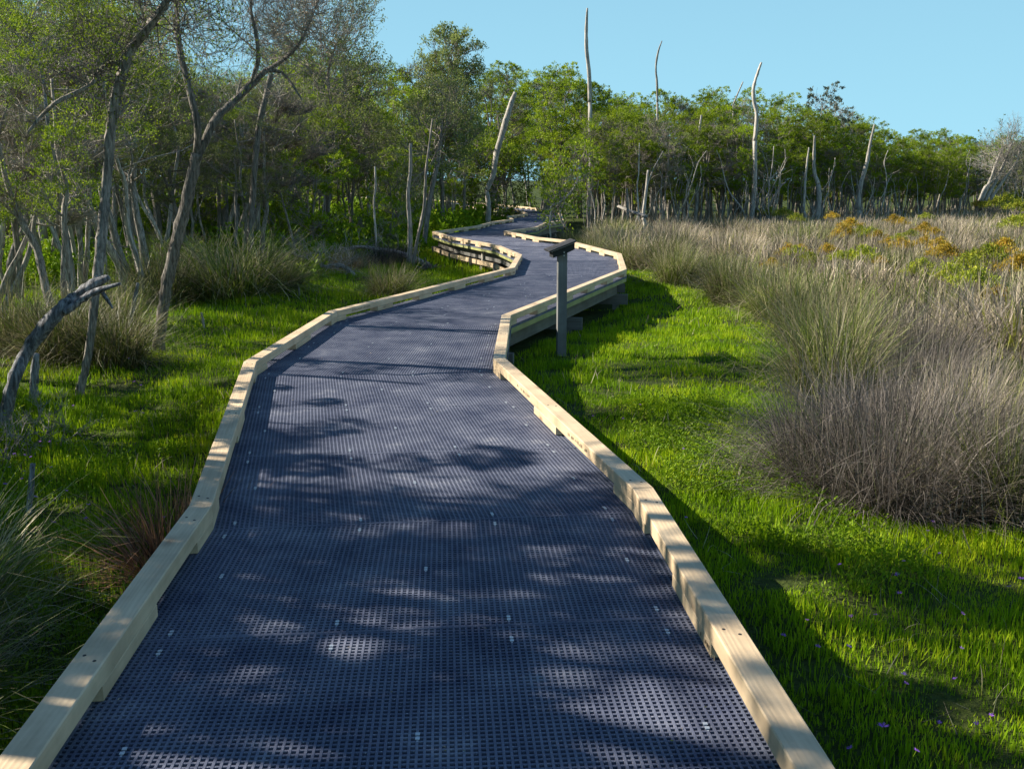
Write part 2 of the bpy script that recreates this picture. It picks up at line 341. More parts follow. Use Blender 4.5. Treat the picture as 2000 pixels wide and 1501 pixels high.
def reedmat(name, lo, hi, dead, deadmix):
    """random colour per blade, live base fading to a dry tip"""
    m, N, Lk, P = mat(name); g = N.new('ShaderNodeNewGeometry'); at = N.new('ShaderNodeAttribute'); at.attribute_name = 'along'
    r1 = ramp(N, [(0, lo), (1, hi)]); r2 = ramp(N, [(0, tuple(x * 0.22 for x in dead)), (0.45, tuple(x * 0.7 for x in dead)), (1, tuple(min(1, x * 1.45) for x in dead))])
    Lk.new(g.outputs['Random Per Island'], r1.inputs[0]); Lk.new(g.outputs['Random Per Island'], r2.inputs[0])
    # frac of blades that are dead, and the tip part of the rest
    m1 = N.new('ShaderNodeMath'); m1.operation = 'MULTIPLY'; m1.inputs[1].default_value = 7.31; Lk.new(g.outputs['Random Per Island'], m1.inputs[0])
    m2 = N.new('ShaderNodeMath'); m2.operation = 'FRACT'; Lk.new(m1.outputs[0], m2.inputs[0])
    m3 = N.new('ShaderNodeMath'); m3.operation = 'MULTIPLY_ADD'; Lk.new(at.outputs['Fac'], m3.inputs[0]); m3.inputs[1].default_value = 0.45; Lk.new(m2.outputs[0], m3.inputs[2])
    n = noise(N, Lk, mapping(N, Lk, (1, 1, 1)), 0.55, 2)
    m4 = N.new('ShaderNodeMath'); m4.operation = 'ADD'; Lk.new(m3.outputs[0], m4.inputs[0]); Lk.new(n.outputs['Fac'], m4.inputs[1])
    mr = N.new('ShaderNodeMapRange'); mr.inputs[1].default_value = 1.5 - deadmix; mr.inputs[2].default_value = 1.7 - deadmix; Lk.new(m4.outputs[0], mr.inputs[0])
    c = mixc(N, Lk, mr.outputs[0], r1.outputs[0], r2.outputs[0])
    oi = N.new('ShaderNodeObjectInfo'); mq = N.new('ShaderNodeMapRange'); mq.inputs[3].default_value = 0.6; mq.inputs[4].default_value = 1.3; Lk.new(oi.outputs['Random'], mq.inputs[0])
    nb = noise(N, Lk, mapping(N, Lk, (1, 1, 1)), 1.1, 3, 0.6); mb = N.new('ShaderNodeMapRange'); mb.inputs[1].default_value = 0.35; mb.inputs[2].default_value = 0.65; mb.inputs[3].default_value = 0.7; mb.inputs[4].default_value = 1.25; Lk.new(nb.outputs['Fac'], mb.inputs[0])
    mm = N.new('ShaderNodeMath'); mm.operation = 'MULTIPLY'; Lk.new(mq.outputs[0], mm.inputs[0]); Lk.new(mb.outputs[0], mm.inputs[1])
    vq = N.new('ShaderNodeVectorMath'); vq.operation = 'SCALE'; Lk.new(c, vq.inputs[0]); Lk.new(mm.outputs[0], vq.inputs['Scale']); c = vq.outputs[0]
    Lk.new(c, P.inputs['Base Color']); P.inputs['Roughness'].default_value = 0.55; P.inputs['Specular IOR Level'].default_value = 0.3
    tr = N.new('ShaderNodeBsdfTranslucent'); Lk.new(c, tr.inputs[0]); mx = N.new('ShaderNodeMixShader'); mx.inputs[0].default_value = 0.3
    Lk.new(P.outputs[0], mx.inputs[1]); Lk.new(tr.outputs[0], mx.inputs[2]); Lk.new(mx.outputs[0], N['Material Output'].inputs[0])
    return m
M_REED = reedmat('sedge_blade', (0.09, 0.12, 0.02), (0.34, 0.34, 0.05), (0.45, 0.37, 0.27), 0.64)
M_REEDGREEN = reedmat('green_sedge_blade', (0.06, 0.095, 0.015), (0.24, 0.29, 0.04), (0.36, 0.31, 0.18), 0.38)
M_REEDDARK = reedmat('dark_sedge_blade', (0.05, 0.075, 0.015), (0.10, 0.12, 0.03), (0.19, 0.16, 0.135), 0.84)  # darker, greyer sedge colour, with most blades dead
M_REEDBROWN = reedmat('brown_dead_sedge', (0.24, 0.105, 0.04), (0.33, 0.15, 0.06), (0.30, 0.16, 0.085), 1.1)

def ground_mat():
    m, N, Lk, P = mat('marsh_soil'); tc = mapping(N, Lk, (1, 1, 1))
    n = noise(N, Lk, tc, 1.7, 5, 0.6); r = ramp(N, [(0.3, (0.02, 0.028, 0.006)), (0.5, (0.045, 0.075, 0.008)), (0.7, (0.07, 0.11, 0.012))]); Lk.new(n.outputs['Fac'], r.inputs[0])
    n2 = noise(N, Lk, tc, 24, 4); r2 = ramp(N, [(0.35, (0.02, 0.022, 0.008)), (0.7, (0.08, 0.085, 0.03))]); Lk.new(n2.outputs['Fac'], r2.inputs[0])
    c = mixc(N, Lk, 0.5, r.outputs[0], r2.outputs[0]); Lk.new(c, P.inputs['Base Color']); P.inputs['Roughness'].default_value = 0.95; P.inputs['Specular IOR Level'].default_value = 0.1
    bump(N, Lk, n2.outputs['Fac'], P, 0.8, 0.05); return m
M_GROUND = ground_mat()

# ------------------------------------------------------------------ ground sheet
xs = np.unique(np.concatenate([np.arange(-30, 45, 0.5), np.linspace(-900, -30, 25), np.linspace(45, 900, 25)]))
ys = np.unique(np.concatenate([np.arange(-6, 90, 0.5), np.linspace(-300, -6, 12), np.linspace(90, 1500, 30)]))
X, Y = np.meshgrid(xs, ys); G = Acc(); nx, ny = len(xs), len(ys)
i = np.arange(ny - 1)[:, None] * nx; j = np.arange(nx - 1)[None]
G.add(np.stack([X, Y, gz(X, Y)], -1), np.stack([i + j, i + j + 1, i + nx + j + 1, i + nx + j], -1).reshape(-1, 4))
ground = link('ground', G.mesh('ground', [M_GROUND], True)); tag(ground, kind='structure')

# ------------------------------------------------------------------ boardwalk
KH, KW, BLK, RAIL = 0.125, 0.105, 0.055, 0.070
def up(p): q = unproj(p[0], p[1], KH); return Vector((q.x, q.y))
Lpx = [(46, 1462), (392, 985), (489, 705), (650, 607), (1000, 522), (1015, 497), (970, 478), (881, 462), (848, 452), (934, 440.5), (960, 433), (1001, 427.5), (992, 422), (1029, 417), (1014, 410), (984, 407), (877, 399), (838, 393), (700, 385)]
Rpx = [(1594, 1501), (1256, 952), (975, 699), (989, 615), (1218, 525), (1209, 495), (1108, 469), (1048, 463), (988, 451), (1048, 443), (1065, 434.5), (1098, 430), (1096, 420), (1094, 414), (1070, 409), (1030, 404), (940, 396), (860, 391), (705, 382)]
Lk_, Rk_ = [up(p) for p in Lpx], [up(p) for p in Rpx]
for K in (Lk_, Rk_):      # carry the first timbers on behind the camera
    d = (K[0] - K[1]).normalized(); K[0] = K[1] + d * (K[1].y + 1.2)
def offset(K, side, d):
    out = []
    for i, p in enumerate(K):
        e1 = (K[i] - K[i - 1]).normalized() if i else (K[1] - K[0]).normalized()
        e2 = (K[i + 1] - K[i]).normalized() if i < len(K) - 1 else e1
        n1 = Vector((-e1.y, e1.x)); n2 = Vector((-e2.y, e2.x)); m = (n1 + n2) / max(1 + n1.dot(n2), 0.35)
        out.append(p + m * d * side)
    return out
BW = thing('boardwalk', 'winding boardwalk of dark mesh decking with pale timber kerbs crossing the marsh', 'boardwalk')
Lo, Ro = offset(Lk_, 1, KW / 2 + 0.004), offset(Rk_, -1, KW / 2 + 0.004)   # outer edges of the deck

def clip_line(poly, p, d):
    """interval of p + t d inside a convex polygon"""
    t0, t1 = -1e9, 1e9; n = len(poly)
    for i in range(n):
        a = poly[i]; e = poly[(i + 1) % n] - a; nx_, ny_ = -e.y, e.x      # inside is left of each edge (ccw)
        den = nx_ * d.x + ny_ * d.y; num = nx_ * (a.x - p.x) + ny_ * (a.y - p.y)
        if abs(den) < 1e-9:
            if num > 0: return None
        elif den > 0: t0 = max(t0, num / den)
        else: t1 = min(t1, num / den)
    return (t0, t1) if t1 - t0 > 0.004 else None
def shrink(poly, d):
    c = sum(poly, Vector((0, 0))) / len(poly); out = []
    n = len(poly)
    for i in range(n):
        e1 = (poly[i] - poly[i - 1]).normalized(); e2 = (poly[(i + 1) % n] - poly[i]).normalized()
        n1 = Vector((-e1.y, e1.x)); n2 = Vector((-e2.y, e2.x)); out.append(poly[i] + (n1 + n2) * d / max(1 + n1.dot(n2), 0.35))
    return out
PITCH, BARW, BARD = 0.0226, 0.0082, 0.022
def bar(acc, a, b, w, z0, z1):
    d = (b - a); n = Vector((-d.y, d.x)).normalized() * w / 2
    v = [(a.x + n.x, a.y + n.y), (a.x - n.x, a.y - n.y), (b.x - n.x, b.y - n.y), (b.x + n.x, b.y + n.y)]
    V = [(x, y, z0) for x, y in v] + [(x, y, z1) for x, y in v]
    acc.add(V, BOXF[[1, 2, 3, 4, 5]] if False else np.array([[3, 2, 1, 0], [4, 5, 6, 7], [0, 1, 5, 4], [1, 2, 6, 5], [2, 3, 7, 6], [3, 0, 4, 7]]))
clips_done = 0
def deck_panel(quad, d, pitch):
    poly = shrink(quad, 0.003); A = Acc(); n = Vector((-d.y, d.x)); c = sum(poly, Vector((0, 0))) / 4
    for dirv, per, top in ((d, n, 0.0), (n, d, -0.0012)):
        ex = [(q - c).dot(per) for q in poly]; k = math.ceil(min(ex) / pitch)
        while k * pitch < max(ex):
            p = c + per * (k * pitch + 0.001); iv = clip_line(poly, p, dirv)
            if iv: bar(A, p + dirv * iv[0], p + dirv * iv[1], BARW * pitch / PITCH, -BARD, top)
            k += 1
    for i in range(4):
        a, b = poly[i], poly[(i + 1) % 4]; bar(A, a, b, 0.007, -BARD - 0.001, 0.0013)
    return link('deck_panel', A.mesh('deck_panel', [M_GRATE]), BW)
CLIPM = Acc()
for k in (-1, 1): box(CLIPM, (0, k * PITCH * 0.5, 0.002), (0.0135, 0.0135, 0.0026))
box(CLIPM, (0, 0, -0.008), (0.006, 0.05, 0.015)); CLIPM = CLIPM.mesh('clip', [M_CLIP])
nsec = len(Lo) - 1
for s in range(nsec):
    a, b, c, e = Lo[s], Ro[s], Ro[s + 1], Lo[s + 1]
    mid0, mid1 = (a + b) / 2, (c + e) / 2; ln = (mid1 - mid0).length
    d = ((Lo[s + 1] - Lo[s]).normalized() + (Ro[s + 1] - Ro[s]).normalized()).normalized()
    npan = max(1, round(ln / 1.45))
    ts = [i / npan for i in range(npan + 1)]
    if s == 0:   # seams where the photograph has them
        L0 = ln; ts = [0] + [1 - (4.85 - z) / 6.1 for z in (-0.2, 1.2, 2.0 + 0.0, 3.42)] + [1]; ts = [0, 0.2, 0.42, 0.0, 0, 1]
        yy = [-1.2, 0.5, 1.93, 3.37, 4.81]; ts = [(y - mid0.y) / (mid1.y - mid0.y) for y in yy]; ts[0] = 0; ts[-1] = 1
    for i in range(len(ts) - 1):
        t0, t1 = ts[i], ts[i + 1]
        q = [a.lerp(e, t0), b.lerp(c, t0), b.lerp(c, t1), a.lerp(e, t1)]
        pn = deck_panel(q, d, PITCH if mid1.y < 38 else PITCH * 2)
        if q[2].y < 17 and q[3].y > 2.2:
            for (u, vv) in [(f, g) for f in (0.085, 0.36, 0.64, 0.90) for g in (0.065, 0.93)] + [(f, 0.5) for f in (0.12, 0.5, 0.89)]:
                p0 = q[0].lerp(q[1], u); p1 = q[3].lerp(q[2], u); p = p0.lerp(p1, vv + R(-0.01, 0.01))
                # snap to the mesh
                cc = sum(shrink(q, 0.003), Vector((0, 0))) / 4; nn = Vector((-d.y, d.x)); l = (p - cc)
                kx = (round(l.dot(nn) / PITCH)) * PITCH; ky = (math.floor(l.dot(d) / PITCH) + 0.0) * PITCH
                p = cc + nn * kx + d * ky
                o = link('clip', CLIPM, pn, (p.x, p.y, 0.001), (0, 0, math.atan2(d.y, d.x) - math.pi / 2))

def local_prism(name, pts2, z0, z1, m, parent=BW, bev=0.0):
    """prism whose object X axis runs along the timber (edge 0-1), so the grain follows it"""
    a, b = pts2[0], pts2[1]; ang = math.atan2(b.y - a.y, b.x - a.x); c = sum(pts2, Vector((0, 0))) / len(pts2)
    cs, sn = math.cos(-ang), math.sin(-ang)
    loc = [((p.x - c.x) * cs - (p.y - c.y) * sn, (p.x - c.x) * sn + (p.y - c.y) * cs) for p in pts2]
    ar = sum(loc[i][0] * loc[(i + 1) % len(loc)][1] - loc[(i + 1) % len(loc)][0] * loc[i][1] for i in range(len(loc)))
    if ar < 0: loc = loc[::-1]
    A = Acc(); zc = (z0 + z1) / 2; prism(A, loc, z0 - zc, z1 - zc, 0, bev)
    return link(name, A.mesh(name, [m]), parent, (c.x, c.y, zc), (0, 0, ang))
def strip(K, side, off, w, z0, z1, name, m, i0=0, i1=None, bev=0.0, gap=0.0015, jit=0):
    """one timber per segment, mitred, centred `off` outside the kerb centreline"""
    A_, B_ = offset(K, side, off + w / 2), offset(K, side, off - w / 2); out = []
    for i in range(i0, (i1 or len(K) - 1)):
        d = (K[i + 1] - K[i]).normalized() * gap
        out.append(local_prism(name, [A_[i] + d, A_[i + 1] - d, B_[i + 1] - d, B_[i] + d], z0, z1, m, BW, bev))
    return out
def cut_seg(a, b, t0, t1): return a.lerp(b, t0), a.lerp(b, t1)
stamps = []
for K, side in ((Lk_, 1), (Rk_, -1)):
    strip(K, side, 0, KW, BLK + 0.0005, BLK + RAIL, 'kerb_rail', M_PINE, bev=0.004)
    strip(K, side, 0.028, 0.045, -0.085, -BARD - 0.0025, 'edge_joist', M_GREENPINE)
    strip(K, side, -0.13, 0.05, -0.30, -0.0865, 'side_bearer', M_GREY)
    strip(K, side, -1.0, 0.05, -0.22, -BARD - 0.003, 'inner_joist', M_GREY, 0, 12)
    A_, B_ = offset(K, side, KW / 2 - 0.002), offset(K, side, -KW / 2 + 0.002)
    nb = 0
    for i in range(len(K) - 1):
        ln = (K[i + 1] - K[i]).length; d = (K[i + 1] - K[i]).normalized()
        near = K[i].y < 9
        sp = 1.55 if near else 1.15; bl = 0.62 if near else 0.42
        if i == 0: cs = [K[0].y + 0.5, 1.6 if side > 0 else 1.85, 3.15 if side > 0 else 3.45]; cs = [(y - K[0].y) / (K[1].y - K[0].y) * ln for y in cs]
        else:
            k = max(1, round(ln / sp)); cs = [ln * j / k for j in range(1, k)]
        segs = [(c - bl / 2, c + bl / 2) for c in cs]
        if i > 0: segs.append((0, min(bl / 2, ln * 0.4)))
        segs.append((ln - min(bl / 2, ln * 0.4), ln))
        for (s0, s1) in segs:
            e = 0.3 if s0 == 0 or s1 == ln else 0
            pa = [A_[i] if s0 == 0 else A_[i] + (A_[i + 1] - A_[i]) * (s0 / ln), A_[i + 1] if s1 == ln else A_[i] + (A_[i + 1] - A_[i]) * (s1 / ln)]
            pb = [B_[i] if s0 == 0 else B_[i] + (B_[i + 1] - B_[i]) * (s0 / ln), B_[i + 1] if s1 == ln else B_[i] + (B_[i + 1] - B_[i]) * (s1 / ln)]
            dd = d * 0.001
            if K[i].y < 60: local_prism('kerb_block', [pa[0] + dd, pa[1] - dd, pb[1] - dd, pb[0] + dd], 0.0022, BLK - 0.0008, M_PINE, BW, 0.003)
for K, side in ((Lk_, 1), (Rk_, -1)):
    for i, ts_ in ((0, (0.42, 0.73, 0.965)), (1, (0.03, 0.5, 0.97)), (2, (0.05, 0.5, 0.95))):
        for t in ts_:
            p = K[i].lerp(K[i + 1], t); d = (K[i + 1] - K[i]).normalized()
            for sg in (-1, 1):
                A = Acc(); tube(A, [(0, 0, 0), (0, 0, 0.0012)], [0.006, 0.0055], 10); q = p + Vector((-d.y, d.x)) * 0.022 * sg + d * 0.02 * sg
                link('screw_head', A.mesh('screw_head', [M_BRACKET]), BW, (q.x, q.y, BLK + RAIL + 0.0003))
# faded printed stamps on the inner faces of the timbers (unreadable dashes in the photograph)
def stamp(K, i, side, t, z, ln, h):
    a, b = K[i], K[i + 1]; d = (b - a).normalized(); n = Vector((-d.y, d.x)) * side
    A = Acc(); x = 0; r2 = random.Random(int(t * 1000) + i)
    while x < ln:
        w = r2.uniform(0.006, 0.02)
        if r2.random() < 0.8:
            hh = h * r2.uniform(0.5, 1); box(A, (x + w / 2, 0, r2.uniform(-0.2, 0.2) * h), (w * 0.8, 0.0008, hh))
        x += w + r2.uniform(0.003, 0.012)
    p = a.lerp(b, t) - n * (KW / 2 + 0.0008)
    link('stamp', A.mesh('stamp', [M_STAMP]), BW, (p.x, p.y, z), (0, 0, math.atan2(d.y, d.x)))
stamp(Rk_, 0, -1, (3.3 + 1.2) / 6.0 - 0.02, 0.028, 0.2, 0.018)
stamp(Rk_, 1, -1, 0.22, 0.09, 0.42, 0.022); stamp(Rk_, 1, -1, 0.62, 0.09, 0.42, 0.022)
stamp(Lk_, 3, 1, 0.05, 0.09, 0.5, 0.022); stamp(Lk_, 3, 1, 0.62, 0.09, 0.3, 0.022)
# cross bearers with posts, sticking out a little past the side bearers
for i in range(1, 13):
    for t in ((0.0, 0.5) if (Lk_[min(i + 1, len(Lk_) - 1)] - Lk_[i]).length > 2.2 else (0.0,)):
        a = Lk_[i].lerp(Lk_[i + 1], t); b = Rk_[i].lerp(Rk_[i + 1], t); d = (b - a).normalized(); n = Vector((-d.y, d.x)) * 0.045
        a2, b2 = a - d * 0.08, b + d * 0.08
        g = min(gzs(a.x, a.y), gzs(b.x, b.y))
        if a.y > 9: local_prism('cross_bearer', [a2 - n, b2 - n, b2 + n, a2 + n], -0.47, -0.3015, M_GREY, BW)
        for q, sgn in ((a, 1), (b, -1)):
            c = q + d * sgn * 0.12; m_ = Vector((d.y, -d.x)); e = 0.055
            local_prism('post', [c - d * e - m_ * e, c + d * e - m_ * e, c + d * e + m_ * e, c - d * e + m_ * e], g - 0.3, -0.4715 if a.y > 9 else -0.3015, M_GREY, BW)
strip(Lk_, 1, 0.02, 0.04, -0.415, -0.315, 'lower_rail', M_PINE, 4, 8)

# ------------------------------------------------------------------ interpretive sign
sp = gpt(1096, 694); 
SG = thing('sign_post', 'grey timber post carrying a small tilted dark sign plate beside the boardwalk', 'sign', (sp.x, sp.y, gzs(sp.x, sp.y)), 0)
zt = 1.22
A = Acc(); pts = [(-0.052, -0.05), (0.052, -0.05), (0.052, 0.05), (-0.052, 0.05)]
prism(A, pts, -0.3, zt, 0, 0.004)
me = A.mesh('post', [M_POST]); me.transform(Matrix.Rotation(math.radians(90), 4, 'Y')) ; me.transform(Matrix.Identity(4))
o = link('post', me, SG, (0, 0, 0), (0, math.radians(-90), 0)); o.rotation_euler = (math.radians(0), math.radians(-90), 0)
# local X of the mesh now runs up the post, so the grain is vertical
tilt = math.radians(21)
def side_poly(name, pts, y0, y1, m, parent):
    """prism with outline in the X-Z plane"""
    A = Acc(); n = len(pts); v = [(x, y0, z) for x, z in pts] + [(x, y1, z) for x, z in pts]
    A.add(v, np.array([[i, (i + 1) % n, n + (i + 1) % n, n + i] for i in range(n)]))
    A.f.append((np.array([list(range(n))[::-1]]), 0)); A.f.append((np.array([[n + i for i in range(n)]]), 0))
    return link(name, A.mesh(name, [m]), parent)
cs, sn = math.cos(tilt), math.sin(tilt)
def tl(x, h): return (x * cs - h * sn - 0.02, x * sn + h * cs + zt + 0.045)
side_poly('bracket', [(-0.10 - 0.06, zt + 0.0), (-0.16, zt - 0.07), (-0.112, zt - 0.06), (0.112, zt + 0.03), (0.175, zt + 0.055), (0.175, zt + 0.135)] if False else [tl(-0.115, 0.0), (tl(-0.115, 0)[0], zt - 0.075), (0.0, zt - 0.035), (0.12, zt + 0.018), (0.12, tl(0.15, 0)[1] - 0.006)], -0.13, 0.13, M_BRACKET, SG)
pl = side_poly('sign_plate', [tl(-0.165, 0.006), tl(0.165, 0.006), tl(0.165, 0.022), tl(-0.165, 0.022)], -0.2, 0.2, M_PANEL, SG)
side_poly('plate_trim', [tl(-0.14, 0.0005), tl(0.15, 0.0005), tl(0.15, 0.0055), tl(-0.14, 0.0055)], -0.18, 0.18, M_STEEL, pl)
for z_ in (zt - 0.05, zt - 0.012):
    A = Acc(); tube(A, [(0, -0.134, z_), (0, -0.128, z_)], [0.008, 0.008], 8); link('bolt', A.mesh('bolt', [M_STEEL]), SG)
SG.rotation_euler = (0, 0, math.radians(7))

# ------------------------------------------------------------------ grass lawn (stuff)
rg = np.random.default_rng(5)
def in_deck(x, y, pad=0.05):
    m = np.zeros(len(x), bool); P = np.stack([x, y], 1)
    for s in range(nsec):
        q = [Lo[s], Ro[s], Ro[s + 1], Lo[s + 1]]; ins = np.ones(len(x), bool)
        for i in range(4):
            a = q[i]; e = q[(i + 1) % 4] - a; l = e.length
            ins &= ((-e.y * (P[:, 0] - a.x) + e.x * (P[:, 1] - a.y)) / l) > -pad
        m |= ins
    return m
# left edge of the reed bed on the right: x as a function of y
RBY = [0, 4.6, 5.4, 6.7, 8.2, 10.5, 13.5, 16.5, 20, 23.5, 27, 31, 38, 46, 120]
RBX = [4.2, 3.0, 2.15, 1.75, 2.5, 3.05, 3.4, 3.75, 3.4, 2.75, 1.9, 2.1, 2.5, 3.2, 8]
def reed_edge(y): return np.interp(y, RBY, RBX)
def scatter(x0, x1, y0, y1, n, fan=True):
    """points in a y band, keeping what a camera on the boardwalk could see, with a margin"""
    y = rg.uniform(y0, y1, n); x = rg.uniform(x0, x1, n)
    if fan: k = np.abs(x) < 0.60 * y + 1.6; x, y = x[k], y[k]
    return x, y
def clump_noise(x, y, f): return np.sin(x * f + 1.7 * np.sin(y * f * 0.7)) * np.cos(y * f * 1.1 + 1.3 * np.sin(x * f * 0.6))
def lawn(name, bands, right, label, m):
    A = Acc()
    for (y0, y1, dens, w, h, seg) in bands:
        if right: x0, x1 = -0.4, 4.4
        else: x0, x1 = -0.62 * y1 - 1.8, 0.6
        n = int((x1 - x0) * (y1 - y0) * dens); x, y = scatter(x0, x1, y0, y1, n)
        k = ~in_deck(x, y, -0.10)
        cl = np.interp(y, [-1.2] + [q.y for q in Lk_[1:5]] + [30, 60], [Lk_[0].x + 1] + [q.x + 1 for q in Lk_[1:5]] + [0, 0])
        k &= (x > cl) if right else (x < cl)
        if right: k &= x < reed_edge(y) + 0.35 + 0.25 * np.sin(y * 5)
        bare = clump_noise(x * 1.0 + 2, y + 7, 3.4) + 0.5 * clump_noise(x - 4, y, 9.0); k &= (bare < 0.62) | (rg.uniform(0, 1, len(x)) < 0.3)
        x, y = x[k], y[k]; n = len(x)
        cn = clump_noise(x, y, 2.3) * 0.5 + clump_noise(x + 9, y - 4, 6.1) * 0.5
        hh = h * (1 + 0.75 * cn) * rg.uniform(0.55, 1.3, n)
        B = np.stack([x, y, gz(x, y) - 0.01], 1)
        blades(A, B, rg.uniform(0, 6.28, n), np.abs(rg.normal(0, 0.22, n)), hh, w * rg.uniform(0.7, 1.3, n), rg.normal(0, 0.3, n), rg, seg)
    o = link(name, A.mesh(name, [m], True)); tag(o, label, 'grass', kind='stuff'); return o
lawn('grass', [(1.2, 5.5, 5600, 0.0055, 0.056, 2), (5.5, 9, 3600, 0.007, 0.060, 2), (9, 14, 1700, 0.011, 0.066, 1), (14, 25, 620, 0.018, 0.08, 1)], True, 'bright green short marsh turf right of the boardwalk', M_GRASS)
lawn('grass', [(1.2, 5.5, 4400, 0.0055, 0.085, 2), (5.5, 9, 2800, 0.0072, 0.08, 2), (9, 14, 1400, 0.011, 0.075, 1), (14, 25, 560, 0.017, 0.10, 1), (25, 42, 150, 0.035, 0.17, 1)], False, 'green marsh turf and herbs left of the boardwalk', M_GRASS)

A = Acc()
for (y0, y1, dens, w) in [(1.5, 6, 75, 0.0028), (6, 12, 45, 0.005), (12, 24, 14, 0.009)]:
    n = int(0.9 * y1 * 2 * (y1 - y0) * dens * 0.5); x, y = scatter(-0.6 * y1 - 1, 4.2, y0, y1, n); k = ~in_deck(x, y, 0.0) & (x < reed_edge(y)); k &= clump_noise(x + 3, y, 1.7) > -0.35; x, y = x[k], y[k]; n = len(x)
    blades(A, np.stack([x, y, gz(x, y)], 1), rg.uniform(0, 6.28, n), np.abs(rg.normal(0.7, 0.5, n)), rg.uniform(0.06, 0.2, n), w * rg.uniform(0.6, 1.3, n), rg.normal(0.2, 0.5, n), rg, 3)
tag(link('straw', A.mesh('straw', [M_REED], True)), 'dry straw stalks scattered through the turf', 'dead grass', kind='stuff')
A = Acc(); n = 420; y = rg.uniform(1.8, 14, n); x = rg.uniform(-2.4, 1.6, n); k = in_deck(x, y, -0.12); x, y = x[k], y[k]; n = len(x)
D = rg.normal(0, 1, (n, 3)); D[:, 2] = np.abs(D[:, 2]) * 0.15; D /= np.linalg.norm(D, axis=1)[:, None]
leaves(A, np.stack([x, y, np.full(n, 0.003)], 1), D, rg.uniform(0.006, 0.022, n), rg.uniform(0.002, 0.005, n), rg)
tag(link('leaf_litter', A.mesh('leaf_litter', [M_REED])), 'small dry leaves and bits of bark lying on the mesh deck', 'litter', kind='stuff')

# leafy low herbs: bushier sprigs among the turf, and the green understory beneath the left wood
def sprigs(name, pts, hts, m, label, per=10, lf=0.02, cat='ground cover'):
    A = Acc(); P = []; D = []; L = []
    for (x, y), h in zip(pts, hts):
        k = per; t = rg.uniform(0.1, 1, k); a = rg.uniform(0, 6.28, k); ln = rg.normal(0, 0.15, 2)
        base = np.stack([x + ln[0] * t * h + np.cos(a) * 0.02, y + ln[1] * t * h + np.sin(a) * 0.02, gzs(x, y) + t * h], 1)
        d = np.stack([np.cos(a) * 0.8, np.sin(a) * 0.8, rg.uniform(0.3, 1.2, k)], 1); d /= np.linalg.norm(d, axis=1)[:, None]
        P.append(base); D.append(d); L.append(np.full(k, lf) * rg.uniform(0.7, 1.4, k) * max(1, y / 9))
    P, D, L = np.concatenate(P), np.concatenate(D), np.concatenate(L)
    leaves(A, P, D, L, L * 0.42, rg)
    o = link(name, A.mesh(name, [m], True)); return tag(o, label, cat, kind='stuff')
pts = []; hts = []
for _ in range(1500):      # near left bank
    y = R(1.8, 9); x = R(-0.55 * y - 0.8, -1.55)
    if clump_noise(x, y, 1.9) > -0.1: pts.append((x, y)); hts.append(R(0.10, 0.24))
for _ in range(1500):      # right: yellow green bushy patch beside the kerb
    y = R(4.3, 8.6); x = R(0.85, 1.75) + max(0, 6.2 - y) * 0.25
    if clump_noise(x * 2 + 5, y * 2, 1.7) < -0.15: continue
    pts.append((x, y)); hts.append(R(0.06, 0.17))
sprigs('ground_cover', pts, hts, M_HERB, 'bushy bright green herbs in the turf beside the kerbs', 14, 0.022)
pts = []; hts = []
for _ in range(9000):
    y = R(20, 58); x = R(-0.56 * y - 1, -1.5 if y < 40 else 2)
    e = 4 if y < 28 else 1.5
    if x > -0.1 * y - e + 2 and y < 36: continue
    if y > 36 and abs(x + 1) < 3 and y < 62: 
        if R(0, 1) < 0.5: continue
    pts.append((x, y)); hts.append(R(0.25, 0.75) * (1 + 0.5 * clump_noise(x, y, 0.7)))
P2 = np.array(pts); kk = ~in_deck(P2[:, 0], P2[:, 1], 0.25); k2 = ~in_deck(P2[:, 0], P2[:, 1], 1.6); hts = [h * (1 if far_ else 0.4) for h, far_ in zip(hts, k2)]; pts = [p for p, k in zip(pts, kk) if k]; hts = [h for h, k in zip(hts, kk) if k]
sprigs('understory', pts, hts, M_HERB, 'bright green leafy undergrowth between the trunks of the left wood', 26, 0.042)

# ------------------------------------------------------------------ sedge tussocks
def tussock_mesh(seed, n, rb, L, spread, w, m, segs=4, fallen=0.0, name='sedge_tussock', arch=0.45):
    g = np.random.default_rng(seed); A = Acc()
    a = g.uniform(0, 6.28, n); r = rb * np.sqrt(g.uniform(0, 1, n))
    base = np.stack([np.cos(a) * r, np.sin(a) * r, np.full(n, -0.03)], 1)
    az = a + g.normal(0, 0.6, n); lean = np.abs(g.normal(0, spread, n)) * (0.35 + 0.9 * r / rb)
    droop = g.normal(arch, 0.55, n)
    ln = L * g.uniform(0.55, 1.1, n)
    k = g.uniform(0, 1, n) < fallen; lean[k] = g.uniform(0.9, 1.35, k.sum()); droop[k] = g.normal(0.1, 0.25, k.sum())
    blades(A, base, az, lean, ln, w * g.uniform(0.6, 1.3, n), droop, g, segs)
    return A.mesh(name, [m], True)
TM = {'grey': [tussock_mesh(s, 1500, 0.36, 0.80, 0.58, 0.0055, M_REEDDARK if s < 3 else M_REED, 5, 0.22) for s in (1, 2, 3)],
      'green': [tussock_mesh(s, 1300, 0.26, 0.95, 0.50, 0.007, M_REEDGREEN, 5, 0.10, arch=0.7) for s in (4, 5, 6)],
      'brown': [tussock_mesh(7, 700, 0.12, 0.50, 0.75, 0.006, M_REEDBROWN, 5, 0.3)],
      'far': [tussock_mesh(s, 620, 0.45, 0.76, 0.62, 0.016, M_REED, 3, 0.08) for s in (8, 9, 10)],
      'fargreen': [tussock_mesh(s, 620, 0.45, 0.80, 0.60, 0.016, M_REEDGREEN, 3, 0.08) for s in (11, 12)]}
